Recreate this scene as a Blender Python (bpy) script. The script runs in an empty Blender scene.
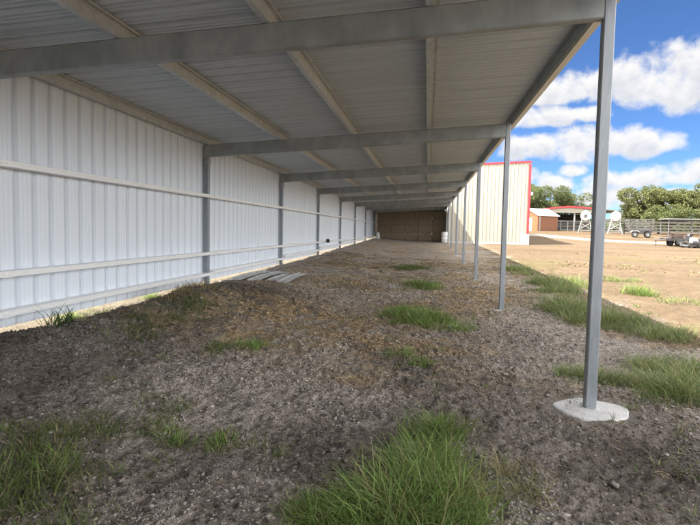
import bpy, math, random
import numpy as np
from mathutils import Vector
rng = np.random.default_rng(11)
random.seed(5)
sc = bpy.context.scene
COL = sc.collection

# ------------------------------------------------------------------ helpers
def sm(t):
    t = np.clip(t, 0, 1)
    return t * t * (3 - 2 * t)

def hash2(ix, iy, seed):
    n = (ix.astype(np.int64) * 374761393 + iy.astype(np.int64) * 668265263 + seed * 1442695041) & 0x7fffffff
    n = ((n ^ (n >> 13)) * 1274126177) & 0x7fffffff
    n = (n ^ (n >> 16)) & 0x7fffffff
    return n / 0x7fffffff

def vnoise(x, y, seed=0):
    ix = np.floor(x); iy = np.floor(y)
    fx = sm(x - ix); fy = sm(y - iy)
    ix = ix.astype(np.int64); iy = iy.astype(np.int64)
    a = hash2(ix, iy, seed); b = hash2(ix + 1, iy, seed)
    c = hash2(ix, iy + 1, seed); d = hash2(ix + 1, iy + 1, seed)
    return (a * (1 - fx) + b * fx) * (1 - fy) + (c * (1 - fx) + d * fx) * fy

def fbm(x, y, seed=0, oct=4):
    t = 0; a = .5; n = 0
    for i in range(oct):
        t = t + a * vnoise(x * 2 ** i + 17.3 * i, y * 2 ** i - 9.1 * i, seed + i)
        n += a; a *= .5
    return t / n

LY = [-200, 0, 5.2, 11.3, 17.4, 23.5, 29.6, 35.7, 41.8, 48, 55, 65, 80, 100, 140, 300, 700]
LZ = [-1, -.05, 0, .06, .13, .23, .33, .5, .6, .72, .95, 1.55, 1.8, 2.1, 2.5, 3.5, 4.5]
WY = [-200, 0, 11, 17, 45, 60, 80, 100, 140, 300, 700]
WZ = [-.6, .30, .30, .37, .84, 1.1, 1.8, 2.1, 2.5, 3.5, 4.5]

def gauss(X, Y, cx, cy, sx, sy, ang=0):
    c, s = math.cos(ang), math.sin(ang)
    u = (X - cx) * c + (Y - cy) * s
    v = -(X - cx) * s + (Y - cy) * c
    return np.exp(-(u / sx) ** 2 - (v / sy) ** 2)

def ground_z(X, Y, detail=True):
    X = np.asarray(X, float); Y = np.asarray(Y, float)
    a = np.interp(Y, LY, LZ); b = np.interp(Y, WY, WZ)
    s = sm((-1.0 - X) / 3.4)
    z = a * (1 - s) + b * s
    if detail:
        near = 1 / (1 + (np.maximum(Y, 0) / 40) ** 2)
        inside = sm((X + 4.80 + .5 * (fbm(X * 1.5, Y * 1.5, 23, 3) - .5)) / .35)
        # soil ridge pushed up along the wall, and loose heaps
        z = z + .13 * inside * sm((-3.3 - X) / .9) * (.35 + 1.1 * fbm(X * .9, Y * .7, 21, 3)) * sm((13 - Y) / 3) 
        z = z + .07 * inside * sm((-3.6 - X) / .8) * fbm(X * .9, Y * .5, 22, 3) * sm((Y - 12) / 3) * sm((44 - Y) / 5)
        z = z + .10 * gauss(X, Y, -3.75, 9.9, .75, 1.2, .2) + .07 * gauss(X, Y, -3.35, 11.6, .7, 1.0)
        z = z + .10 * gauss(X, Y, -4.15, 8.8, .45, .9) + .06 * gauss(X, Y, -3.0, 7.6, .6, .5)
        z = z + .07 * gauss(X, Y, -2.6, 10.0, .9, .7) + .05 * gauss(X, Y, -1.9, 7.4, .6, .4)
        z = z + .05 * gauss(X, Y, -.2, 9.2, .8, 1.2) + .05 * gauss(X, Y, .1, 3.4, .7, .9)
        edge = sm((X + 5.6) / .7)
        amp = near * (.35 + .65 * edge) * (1 - .95 * gauss(X, Y, 1.59, 5.2, .40, .40))
        soft = 1 - .75 * sm((X - 4) / 3)
        z = z + amp * ((fbm(X * .8, Y * .8, 1, 3) - .5) * .10 * soft
                       + (fbm(X * 3.1, Y * 3.1, 2, 3) - .5) * .055 * soft
                       + (fbm(X * 11, Y * 11, 3, 2) - .5) * .044 - .030 * (1 - np.abs(2 * vnoise(X * 17, Y * 17, 6) - 1)) ** 3 * soft
                       + (vnoise(X * 31, Y * 31, 4) - .5) * .030 * soft)
        z = z - .022 * gauss(X, Y, 1.57, 5.2, .30, .30)
    return z

def gz(x, y):
    return float(ground_z(np.array([x]), np.array([y]))[0])

def mesh_np(name, V, F, mat, parent=None, attr=None, smooth=False, base=None):
    """V (n,3) world coords; F (m,k) ints or a list of index lists. The origin goes to the parent's location."""
    V = np.asarray(V, float)
    if parent is not None:
        V = V - np.array(parent.get('_wl', (0, 0, 0)))
    elif base is not None:
        V = V - np.array(base)
    me = bpy.data.meshes.new(name)
    if isinstance(F, np.ndarray):
        k = F.shape[1]; m = len(F)
        me.vertices.add(len(V)); me.vertices.foreach_set('co', V.astype(np.float32).ravel())
        me.loops.add(m * k); me.loops.foreach_set('vertex_index', F.astype(np.int32).ravel())
        me.polygons.add(m)
        me.polygons.foreach_set('loop_start', np.arange(0, m * k, k, dtype=np.int32))
        me.polygons.foreach_set('loop_total', np.full(m, k, dtype=np.int32))
        me.update(calc_edges=True)
    else:
        me.from_pydata([tuple(v) for v in V], [], F); me.update()
    if smooth:
        me.polygons.foreach_set('use_smooth', np.ones(len(me.polygons), dtype=bool))
    if attr is not None:
        ca = me.color_attributes.new('col', 'FLOAT_COLOR', 'POINT')
        ca.data.foreach_set('color', np.c_[attr, np.ones(len(attr))].astype(np.float32).ravel())
    if mat: me.materials.append(mat)
    o = bpy.data.objects.new(name, me); COL.objects.link(o)
    if parent is not None: o.parent = parent
    elif base is not None: o.location = base
    return o

def thing(name, loc, label, cat, group=None):
    o = bpy.data.objects.new(name, None); COL.objects.link(o)
    o.location = loc; o['_wl'] = tuple(float(v) for v in loc)
    o['label'] = label; o['category'] = cat
    if group: o['group'] = group
    o.empty_display_size = .2
    return o

def sub(o, parent):
    """make a part usable as a parent: same origin as the thing"""
    o['_wl'] = parent['_wl']; return o

def tag(o, label, cat, group=None):
    o['label'] = label; o['category'] = cat
    if group: o['group'] = group
    return o

class MB:
    def __init__(s): s.v = []; s.f = []
    def add(s, V, F):
        n = len(s.v); s.v += [tuple(map(float, p)) for p in V]; s.f += [[i + n for i in f] for f in F]; return s
    def box(s, x0, x1, y0, y1, z0, z1, bev=0):
        if bev:
            b = bev
            prof = [(x0 + b, y0), (x1 - b, y0), (x1, y0 + b), (x1, y1 - b), (x1 - b, y1), (x0 + b, y1), (x0, y1 - b), (x0, y0 + b)]
            V = [(x, y, z0) for x, y in prof] + [(x, y, z1) for x, y in prof]
            F = [[7, 6, 5, 4, 3, 2, 1, 0], list(range(8, 16))] + [[i, (i + 1) % 8, 8 + (i + 1) % 8, 8 + i] for i in range(8)]
            return s.add(V, F)
        V = [(x0, y0, z0), (x1, y0, z0), (x1, y1, z0), (x0, y1, z0), (x0, y0, z1), (x1, y0, z1), (x1, y1, z1), (x0, y1, z1)]
        return s.add(V, [[3, 2, 1, 0], [4, 5, 6, 7], [0, 1, 5, 4], [1, 2, 6, 5], [2, 3, 7, 6], [3, 0, 4, 7]])
    def tube(s, p, q, r, r2=None, n=10, cap=True):
        p = Vector(p); q = Vector(q); r2 = r if r2 is None else r2
        d = (q - p).normalized(); a = d.orthogonal().normalized(); b = d.cross(a)
        V = []
        for c, rr in ((p, r), (q, r2)):
            for i in range(n):
                t = 2 * math.pi * i / n
                V.append(c + a * math.cos(t) * rr + b * math.sin(t) * rr)
        F = [[i, (i + 1) % n, n + (i + 1) % n, n + i] for i in range(n)]
        if cap: F += [list(range(n))[::-1], list(range(n, 2 * n))]
        return s.add(V, F)
    def lathe(s, c, axis, prof, n=24):
        """prof: list of (along, radius)"""
        c = Vector(c); d = Vector(axis).normalized(); a = d.orthogonal().normalized(); b = d.cross(a)
        V = []
        for (h, r) in prof:
            for i in range(n):
                t = 2 * math.pi * i / n
                V.append(c + d * h + (a * math.cos(t) + b * math.sin(t)) * r)
        F = []
        for k in range(len(prof) - 1):
            for i in range(n):
                F.append([k * n + i, k * n + (i + 1) % n, (k + 1) * n + (i + 1) % n, (k + 1) * n + i])
        F.append(list(range(n))[::-1]); F.append([(len(prof) - 1) * n + i for i in range(n)])
        return s.add(V, F)
    def prism(s, prof, fn0, fn1):
        n = len(prof)
        V = [fn0(*p) for p in prof] + [fn1(*p) for p in prof]
        F = [list(range(n))[::-1], list(range(n, 2 * n))] + [[i, (i + 1) % n, n + (i + 1) % n, n + i] for i in range(n)]
        return s.add(V, F)
    def build(s, name, mat, parent=None, smooth=False, base=None, xf=None):
        V = np.array(s.v)
        if xf is not None: V = xf(V)
        return mesh_np(name, V, s.f, mat, parent, None, smooth, base)

# ------------------------------------------------------------------ materials
def mat(name):
    m = bpy.data.materials.new(name); m.use_nodes = True
    nt = m.node_tree; b = nt.nodes['Principled BSDF']
    return m, nt, b

def N(nt, t, **kw):
    n = nt.nodes.new(t)
    for k, v in kw.items():
        if hasattr(n, k): setattr(n, k, v)
        else: n.inputs[k].default_value = v
    return n

def ramp(nt, stops):
    r = nt.nodes.new('ShaderNodeValToRGB'); e = r.color_ramp.elements
    while len(e) < len(stops): e.new(.5)
    for el, (p, c) in zip(e, stops):
        el.position = p; el.color = (*c, 1) if len(c) == 3 else c
    return r

def coords(nt, sx=1, sy=1, sz=1):
    t = nt.nodes.new('ShaderNodeTexCoord'); g = nt.nodes.new('ShaderNodeMapping')
    g.inputs['Scale'].default_value = (sx, sy, sz)
    nt.links.new(t.outputs['Object'], g.inputs['Vector']); return g.outputs['Vector']

def noisy(name, stops, scale=5, detail=5, rough=.6, metal=0, bump=0, bscale=None, stretch=(1, 1, 1), spec=.5, rvar=0):
    m, nt, b = mat(name)
    v = coords(nt, *stretch)
    n = N(nt, 'ShaderNodeTexNoise'); n.inputs['Scale'].default_value = scale; n.inputs['Detail'].default_value = detail
    n.inputs['Roughness'].default_value = .62
    nt.links.new(v, n.inputs['Vector'])
    r = ramp(nt, stops); nt.links.new(n.outputs['Fac'], r.inputs['Fac'])
    nt.links.new(r.outputs['Color'], b.inputs['Base Color'])
    b.inputs['Roughness'].default_value = rough; b.inputs['Metallic'].default_value = metal
    b.inputs['Specular IOR Level'].default_value = spec
    if rvar:
        mm = N(nt, 'ShaderNodeMapRange'); mm.inputs['To Min'].default_value = rough - rvar; mm.inputs['To Max'].default_value = rough + rvar
        nt.links.new(n.outputs['Fac'], mm.inputs['Value']); nt.links.new(mm.outputs['Result'], b.inputs['Roughness'])
    if bump:
        n2 = N(nt, 'ShaderNodeTexNoise'); n2.inputs['Scale'].default_value = bscale or scale * 3; n2.inputs['Detail'].default_value = 4
        nt.links.new(v, n2.inputs['Vector'])
        bp = N(nt, 'ShaderNodeBump'); bp.inputs['Strength'].default_value = bump; bp.inputs['Distance'].default_value = .02
        nt.links.new(n2.outputs['Fac'], bp.inputs['Height']); nt.links.new(bp.outputs['Normal'], b.inputs['Normal'])
    return m

def vcol(name, rough=.9, extra=None, translucent=0, spec=.2):
    m, nt, b = mat(name)
    a = N(nt, 'ShaderNodeAttribute'); a.attribute_name = 'col'
    nt.links.new(a.outputs['Color'], b.inputs['Base Color'])
    b.inputs['Roughness'].default_value = rough; b.inputs['Specular IOR Level'].default_value = spec
    if translucent:
        t = N(nt, 'ShaderNodeBsdfTranslucent'); nt.links.new(a.outputs['Color'], t.inputs['Color'])
        mx = N(nt, 'ShaderNodeMixShader'); mx.inputs[0].default_value = translucent
        nt.links.new(b.outputs[0], mx.inputs[1]); nt.links.new(t.outputs[0], mx.inputs[2])
        nt.links.new(mx.outputs[0], nt.nodes['Material Output'].inputs['Surface'])
    return m

M = {}
M['galv'] = noisy('galvanised', [(.25, (.20, .21, .215)), (.5, (.33, .345, .35)), (.75, (.46, .475, .48))], 9, 6, .5, .45, .05, 60, (1, 1, .35), rvar=.12)
M['galv_post'] = noisy('galvanised_post', [(.2, (.18, .20, .22)), (.55, (.27, .295, .32)), (.85, (.38, .40, .42))], 14, 6, .45, .4, .04, 70, (1, 1, .2), rvar=.12)
M['mill'] = noisy('mill_rafter', [(.25, (.20, .22, .22)), (.5, (.29, .312, .312)), (.72, (.38, .405, .40))], 3.2, 7, .5, .25, .05, 40, (1, 1, .6), rvar=.12)
M['purlin'] = noisy('dusty_purlin', [(.25, (.38, .395, .40)), (.5, (.50, .515, .52)), (.8, (.61, .625, .63))], 7, 6, .5, .15, .05, 50, rvar=.1)
M['girt'] = noisy('bright_girt', [(.3, (.84, .84, .83)), (.7, (.90, .90, .89))], 6, 5, .4, .1, .02, 40)
M['roof'] = noisy('roof_sheet', [(.2, (.40, .44, .48)), (.5, (.49, .535, .575)), (.8, (.56, .605, .645))], 1.6, 6, .42, .1, 0, None, (.35, 2.2, 1), rvar=.1)
M['white_sheet'] = noisy('white_sheet', [(.25, (.74, .795, .86)), (.55, (.775, .83, .895)), (.8, (.80, .855, .915))], 1.7, 6, .42, 0, 0, None, (1, 1, .3), rvar=.06)
M['cream'] = noisy('cream_sheet', [(.2, (.43, .395, .315)), (.8, (.50, .46, .37))], 2, 5, .5, 0, 0, None, (2, 2, .3))
M['red'] = noisy('red_trim', [(.2, (.50, .03, .045)), (.8, (.62, .05, .06))], 2, 4, .45)
M['trim'] = noisy('eave_trim', [(.2, (.70, .66, .60)), (.8, (.78, .74, .68))], 3, 4, .45, 0)
M['concrete'] = noisy('concrete', [(.2, (.38, .37, .36)), (.5, (.55, .54, .53)), (.8, (.68, .67, .66))], 9, 8, .9, 0, .5, 40)
M['hay'] = noisy('hay', [(.2, (.15, .11, .07)), (.5, (.27, .20, .13)), (.8, (.38, .29, .20))], 5, 8, .95, 0, 1.0, 30, (1, 1, 4))
M['twine'] = noisy('twine', [(.3, (.10, .07, .04)), (.7, (.16, .12, .07))], 10, 2, .9)
M['orange'] = noisy('orange_wood', [(.2, (.30, .10, .045)), (.8, (.42, .155, .07))], 4, 5, .7, 0, .2, 20, (6, 6, .4))
M['brownwall'] = noisy('brown_siding', [(.2, (.20, .085, .045)), (.8, (.29, .125, .065))], 4, 5, .7, 0, .2, 20, (6, 6, .4))
M['white'] = noisy('white_paint', [(.2, (.70, .70, .69)), (.8, (.78, .78, .77))], 3, 4, .45)
M['dark'] = noisy('dark_metal', [(.2, (.03, .032, .036)), (.8, (.07, .072, .08))], 8, 4, .5)
M['grey'] = noisy('grey_metal', [(.2, (.16, .17, .18)), (.8, (.28, .29, .30))], 8, 4, .5, .3)
M['pale_pipe'] = noisy('pale_pipe', [(.2, (.34, .34, .33)), (.8, (.44, .44, .43))], 8, 4, .5, .2)
M['tan_mark'] = noisy('tan_mark', [(.2, (.34, .25, .19)), (.8, (.42, .32, .25))], 8, 3, .6)
M['gate_pipe'] = noisy('gate_pipe', [(.2, (.15, .15, .145)), (.8, (.23, .23, .225))], 8, 4, .6, .1)
M['old_sheet'] = noisy('old_sheet', [(.3, (.34, .335, .32)), (.5, (.55, .55, .54)), (.75, (.68, .68, .67))], 5, 6, .55)
M['rubber'] = noisy('rubber', [(.2, (.02, .02, .02)), (.8, (.045, .045, .043))], 12, 4, .85)
M['rust'] = noisy('rusty_red', [(.2, (.09, .065, .055)), (.8, (.15, .105, .085))], 8, 5, .7)
M['seat'] = noisy('seat_vinyl', [(.2, (.04, .04, .045)), (.8, (.08, .08, .09))], 8, 3, .6)
M['grid_dark'] = noisy('weathered_wood', [(.2, (.06, .056, .053)), (.8, (.12, .112, .105))], 6, 5, .9, 0, .3, 30)
M['bark'] = noisy('bark', [(.2, (.08, .06, .045)), (.8, (.17, .135, .10))], 7, 6, .95, 0, .8, 30, (1, 1, .25))
M['leaf'] = vcol('leaf', .65, None, .22, .25)
M['blade'] = vcol('grass_blade', .55, None, .25, .3)
M['clod'] = vcol('soil_clod', .95, None, 0, .15)
M['straw'] = vcol('straw', .8, None, 0, .25)

# ground material: zones from vertex colour x fine procedural grain
def ground_mat():
    m, nt, b = mat('ground_soil')
    a = N(nt, 'ShaderNodeAttribute'); a.attribute_name = 'col'
    v = coords(nt)
    n1 = N(nt, 'ShaderNodeTexNoise'); n1.inputs['Scale'].default_value = 38; n1.inputs['Detail'].default_value = 8; n1.inputs['Roughness'].default_value = .7
    n2 = N(nt, 'ShaderNodeTexNoise'); n2.inputs['Scale'].default_value = 3.1; n2.inputs['Detail'].default_value = 8; n2.inputs['Roughness'].default_value = .65
    vo = N(nt, 'ShaderNodeTexVoronoi'); vo.inputs['Scale'].default_value = 55
    for n in (n1, n2, vo): nt.links.new(v, n.inputs['Vector'])
    r1 = ramp(nt, [(.25, (.26, .26, .26)), (.5, (.95, .95, .95)), (.78, (1.65, 1.62, 1.55))])
    r2 = ramp(nt, [(.3, (.72, .72, .72)), (.7, (1.28, 1.27, 1.25))])
    nt.links.new(n1.outputs['Fac'], r1.inputs['Fac']); nt.links.new(n2.outputs['Fac'], r2.inputs['Fac'])
    m1 = N(nt, 'ShaderNodeMix', data_type='RGBA', blend_type='MULTIPLY'); m1.inputs[0].default_value = 1
    nt.links.new(a.outputs['Color'], m1.inputs[6]); nt.links.new(r1.outputs['Color'], m1.inputs[7])
    m2 = N(nt, 'ShaderNodeMix', data_type='RGBA', blend_type='MULTIPLY'); m2.inputs[0].default_value = 1
    nt.links.new(m1.outputs[2], m2.inputs[6]); nt.links.new(r2.outputs['Color'], m2.inputs[7])
    nt.links.new(m2.outputs[2], b.inputs['Base Color'])
    b.inputs['Roughness'].default_value = .95; b.inputs['Specular IOR Level'].default_value = .15
    ad = N(nt, 'ShaderNodeMath', operation='MULTIPLY_ADD'); ad.inputs[1].default_value = -.5
    nt.links.new(vo.outputs['Distance'], ad.inputs[0]); nt.links.new(n1.outputs['Fac'], ad.inputs[2])
    bp = N(nt, 'ShaderNodeBump'); bp.inputs['Strength'].default_value = 1.0; bp.inputs['Distance'].default_value = .035
    nt.links.new(ad.outputs[0], bp.inputs['Height']); nt.links.new(bp.outputs['Normal'], b.inputs['Normal'])
    return m
M['ground'] = ground_mat()

# ------------------------------------------------------------------ ground
def axis(fine0, fine1, step, lo, hi, grow):
    xs = list(np.arange(fine0, fine1 + 1e-6, step))
    s = step; x = fine1
    while x < hi: s *= grow; x += s; xs.append(x)
    s = step; x = fine0; left = []
    while x > lo: s *= grow; x -= s; left.append(x)
    return np.array(left[::-1] + xs)
xs = axis(-5.6, 4.6, .026, -700, 700, 1.09)
ys = []
y = 1.3
while y < 700:
    ys.append(y); y += max(.020, .0055 * y) if y < 60 else .03 * y
s = .05; y = 1.3; left = []
while y > -300: s *= 1.25; y -= s; left.append(y)
ys = np.array(left[::-1] + ys)
GX, GY = np.meshgrid(xs, ys)
gx = GX.ravel(); gy = GY.ravel(); gzv = ground_z(gx, gy)

def soil_colour(X, Y):
    n1 = fbm(X * .55, Y * .55, 40, 4); n2 = fbm(X * 1.8, Y * 1.3, 50, 4); n3 = fbm(X * 6, Y * 6, 60, 3)
    def mixc(c, col, w):
        w = np.clip(w, 0, 1)[:, None]; return c * (1 - w) + np.array(col) * w
    c = np.tile(np.array([.45, .40, .36]), (len(X), 1))                           # grey crumbly soil
    c = mixc(c, (.53, .475, .43), sm((n3 - .5) * 3 + .1) * .6)
    # dark damp soil, along the wall and in the near left, in patches
    dark = sm((-2.1 - X) / 1.6) * sm((12.6 - Y) / 3.0) * (.55 + .6 * n2)
    dark = np.maximum(dark, gauss(X, Y, -3.5, 10.3, 1.2, 1.6) * 1.1)
    dark = np.maximum(dark, gauss(X, Y, -2.6, 9.6, 1.3, .6) * .8)
    dark = np.maximum(dark, sm((n1 - .52) * 6) * .6 * sm((40 - Y) / 20))
    dark = np.maximum(dark, gauss(X, Y, 1.5, 4.1, 1.5, 1.2) * (.55 + .7 * n2))
    dark = np.maximum(dark, gauss(X, Y, -2.6, 2.6, 1.1, 1.2) * .7)
    dark = np.maximum(dark, gauss(X, Y, 1.0, 8.2, 1.3, 1.6) * .5)
    c = mixc(c, (.135, .116, .100), dark)
    # dry straw trampled in
    st = gauss(X, Y, -1.7, 8.6, 1.6, 2.0, .3) * 1.25 + gauss(X, Y, -2.6, 6.9, .7, .6) * .7 + gauss(X, Y, -.75, 5.7, .30, .28) * .9
    st = st + gauss(X, Y, .9, 13.5, 1.0, 3.4) * .9 + sm((n1 - .50) * 8) * sm((Y - 4.5) / 3) * .5 + sm((Y - 10) / 5) * sm((n2 - .38) * 5) * .95 * sm((46 - Y) / 4) * sm((X + 4.6) / .6)
    c = mixc(c, (.45, .335, .205), st * sm((n3 - .28) * 3.2) * .9)
    # dry tan dirt of the yard beyond the roof
    tan = sm((X - 2.6 + (n2 - .5) * 2.6) / 2.2) * sm((Y - 6.4 + (n1 - .5) * 4) / 3)
    tan = np.maximum(tan, sm((X - 4.5) / 2)); tan = np.maximum(tan, sm((Y - 46) / 4)); tan = np.maximum(tan, sm((-5.0 - X) / .12))
    tcol = np.array([.215, .160, .106]) * (.82 + .42 * fbm(X * .3, Y * .45, 70, 5))[:, None]
    w = np.clip(tan, 0, 1)[:, None]; c = c * (1 - w) + tcol * w
    # greener and yellower thin turf in places on the yard
    gr = sm((fbm(X * .22, Y * .16, 80, 4) - .5) * 7) * tan * sm((Y - 5) / 3) * .55 * sm((40 - Y) / 14) * 1.15
    c = mixc(c, (.19, .17, .07), gr)
    # wheel tracks: long darker brown streaks across the yard
    tr = sm((fbm(X * .05, Y * .33 + X * .02, 90, 4) - .5) * 6) * sm((Y - 20) / 10) * sm((X - 4) / 3)
    c = mixc(c, (.16, .105, .07), tr * .6)
    far = sm((Y - 63 - (n1 - .5) * 6) / 4)
    c = mixc(c, (.17, .115, .065), far * .75)
    c = mixc(c, (.22, .19, .145), sm((-4.95 - X) / .1) * .9)
    c = mixc(c, (.10, .11, .05), sm((Y - 130) / 40))
    return c
gcol = soil_colour(gx, gy)
nx, ny = len(xs), len(ys)
ii = (np.arange(ny - 1)[:, None] * nx + np.arange(nx - 1)[None, :]).ravel()
GF = np.c_[ii, ii + 1, ii + 1 + nx, ii + nx]
g = mesh_np('ground', np.c_[gx, gy, gzv], GF, M['ground'], None, gcol, True)
g['kind'] = 'structure'

# pale caliche road across the yard
def strip(pts, half, name, m, lift=.03):
    V = []; 
    P = []
    for i in range(len(pts) - 1):
        a = np.array(pts[i]); b = np.array(pts[i + 1]); n = max(2, int(np.hypot(*(b - a)) / .8))
        for k in range(n): P.append(a + (b - a) * k / n)
    P.append(np.array(pts[-1])); P = np.array(P)
    for _ in range(6): P[1:-1] = (P[:-2] + 2 * P[1:-1] + P[2:]) / 4
    T = np.gradient(P, axis=0); T /= np.linalg.norm(T, axis=1)[:, None]; Nn = np.c_[-T[:, 1], T[:, 0]]
    W = 9
    for i in range(len(P)):
        for k in range(W):
            t = (k / (W - 1) - .5) * 2
            h = half * (1 + .3 * (vnoise(np.array([i * .35]), np.array([3. + np.sign(t)]), 5)[0] - .5))
            x, y = P[i] + Nn[i] * t * h
            V.append((x, y, float(ground_z(np.array([x]), np.array([y]), True)[0]) + lift * (1 - t ** 4) + .01))
    F = np.array([[i * W + k, i * W + k + 1, (i + 1) * W + k + 1, (i + 1) * W + k] for i in range(len(P) - 1) for k in range(W - 1)])
    o = mesh_np(name, V, F, m, None, None, True); o['kind'] = 'structure'; return o
M['road'] = noisy('caliche', [(.2, (.32, .28, .22)), (.5, (.40, .35, .28)), (.8, (.46, .41, .33))], 1.2, 7, .95, 0, .3, 9)
strip([(2, 74), (8, 69), (12, 63.5), (15.5, 58.5), (18.5, 55.5), (22, 53.8), (30, 52.8), (46, 53), (90, 60)], 1.5, 'road', M['road'])

# ------------------------------------------------------------------ shed
S = 6.1; Y0 = 5.2; XR = 1.57; XL = -4.95; SL = .0615
FR = list(range(-2, 10))                      # frames
def raf_top(x): return 3.885 + SL * (x - XR)
def raf_bot(x): return raf_top(x) - .27
YE0 = Y0 - 2 * S; YE1 = Y0 + 9 * S
shed = thing('livestock_shed', (-1.7, 20, gz(-1.7, 20)), 'long open-sided metal shed with galvanised posts, corrugated roof and white back wall', 'shed')
PER = .305
PROF = [(0, 0), (.024, 1), (.062, 1), (.086, 0), (.150, 0), (.157, .16), (.173, .16), (.180, 0), (.222, 0), (.229, .16), (.245, .16), (.252, 0)]
WPROF = [(0, 0), (.006, 1), (.052, 1), (.058, 0), (.134, 0), (.142, .03), (.162, .03), (.170, 0), (.212, 0), (.220, .03), (.240, .03), (.248, 0)]
def ribbed(name, n, fn, m, parent, depth=.034, rows=(0, 1), prof=PROF):
    """n rib periods; fn(u, t, h) -> world point, u along, t in rows across, h rib height"""
    pu = [(i * PER + u, h * depth) for i in range(n) for u, h in prof] + [(n * PER, 0)]
    V = []
    for t in rows: V += [fn(u, t, h) for u, h in pu]
    k = len(pu)
    F = np.array([[r * k + i, r * k + i + 1, (r + 1) * k + i + 1, (r + 1) * k + i] for r in range(len(rows) - 1) for i in range(k - 1)])
    return mesh_np(name, V, F, m, parent)
PUR = .14
RX0, RX1 = XL - .16, XR + .10
def wall_bottom(k):      # steps up bay by bay with the ground
    yy = Y0 + (k + .5) * S
    return float(np.interp(yy, [0, 12, 20, 45, 60], [.40, .40, .50, .93, 1.18]))
for k in FR[:-1]:
    ya = Y0 + k * S
    ribbed('roof_panel', 20, lambda u, t, h: (RX0 + (RX1 - RX0) * t, ya + u, raf_top(RX0 + (RX1 - RX0) * t) + PUR + .004 + h), M['roof'], shed, .048)
    wb = wall_bottom(k); wt = raf_top(XL) + PUR - .01
    ribbed('wall_panel', 20, lambda u, t, h: (XL - .085 - h, ya + u, wb + (wt - wb) * t), M['white_sheet'], shed, .066, (0, 1), WPROF)
    # girts: lipped channels fixed on the room side of the wall, jointed just past each post
    for gi, (gzc, hh) in enumerate(((2.35, .034), (1.055, .034), (None, .036))):
        if gzc is None: gzc = wb + .185
        mb = MB(); ys_, ye_ = ya + .27, ya + S + .262
        xo = XL + .085 if gi < 2 else XL + .075
        prof = [(XL - .08, gzc - hh), (xo, gzc - hh), (xo, gzc - hh * .25), (xo - .006, gzc - hh * .15), (xo - .006, gzc + hh * .15), (xo, gzc + hh * .25), (xo, gzc + hh), (XL - .08, gzc + hh)]
        mb.prism(prof, lambda x, z: (x, ys_, z), lambda x, z: (x, ye_, z))
        mb.box(XL - .05, xo + .006, ya + .215, ya + .325, gzc - hh - .004, gzc + hh + .004)     # lap sleeve
        for dy in (.24, .30): mb.box(xo + .006, xo + .016, ya + dy - .008, ya + dy + .008, gzc - .008, gzc + .008)
        mb.build('girt', M['girt'], shed)
for k in FR:
    yk = Y0 + k * S
    # rafter: cold-formed box with slightly rolled edges
    mb = MB(); x0, x1 = XL - .05, XR - .052; hw = .05; e = .012
    pr = [(-hw + e, 0), (hw - e, 0), (hw, e), (hw, .27 - e), (hw - e, .27), (-hw + e, .27), (-hw, .27 - e), (-hw, e)]
    mb.prism(pr, lambda a, h: (x0, yk + a, raf_bot(x0) + h), lambda a, h: (x1, yk + a, raf_bot(x1) + h))
    mb.build('rafter', M['mill'], shed)
    for side, x in ((0, XL), (1, XR)):
        zb = gz(x, yk) - .25
        if side: zt = raf_top(XR) + .05
        else: zt = raf_bot(XL) - .002
        mb = MB(); mb.box(x - .05, x + .05, yk - .05, yk + .05, zb, zt, .009)
        p = sub(mb.build('post', M['galv_post'], shed), shed)
        if side:
            big = k == 0
            z = gz(x, yk) if not big else .0
            R = .31 if big else .22
            V = []; F = []; n = 40
            for j, (rr, h) in enumerate(((1.0, -.08), (.99, -.004), (.95, .006), (.6, .014), (.15, .018))):
                for i in range(n):
                    t = 2 * math.pi * i / n
                    q = R * rr * (1.05 + .06 * math.sin(2 * t + 1) + .045 * math.sin(5 * t + k) + .012 * math.sin(9 * t))
                    V.append((x + .02 + q * math.cos(t), yk + q * math.sin(t), z + (h - .003 if big else h - .012) + .004 * math.sin(3 * t + j)))
            for j in range(4):
                for i in range(n): F.append([j * n + i, j * n + (i + 1) % n, (j + 1) * n + (i + 1) % n, (j + 1) * n + i])
            F.append([4 * n + i for i in range(n)])
            mesh_np('footing', V, F, M['concrete'], p)
        else:
            mb = MB(); mb.box(x - .04, x + .056, yk - .075, yk + .075, raf_bot(XL) - .16, raf_bot(XL) - .004)
            mb.build('bracket', M['galv'], p)
# purlins (Z sections) with screw tips coming through the top flange
def zpurlin(x, w=.065):
    h0 = raf_top(x); h1 = h0 + PUR
    mb = MB(); t = .004
    a, b = YE0 + .02, YE1 - .02
    def pz(pr): mb.prism(pr, lambda q, z: (q, a, z), lambda q, z: (q, b, z))
    pz([(x - w, h0), (x + t, h0), (x + t, h0 + t), (x - w, h0 + t)])
    pz([(x - w, h0 + t), (x - w + t, h0 + t), (x - w + t, h0 + .018), (x - w, h0 + .018)])
    pz([(x, h0 + t), (x + t, h0 + t), (x + t, h1 - t), (x, h1 - t)])
    pz([(x, h1 - t), (x + w, h1 - t), (x + w, h1 + SL * w - .001), (x, h1 - .001)])
    pz([(x + w - t, h1 - .018), (x + w, h1 - .018), (x + w, h1 - t), (x + w - t, h1 - t)])
    for j in range(int((24 - a) / PER)):
        yy = YE0 + j * PER + .115
        mb.box(x + .035, x + .041, yy, yy + .006, h1 - t - .02, h1 - t)
    mb.build('purlin', M['purlin'], shed)
for x in (XL + .06, -3.22, -1.62, -.02): zpurlin(x)
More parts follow.
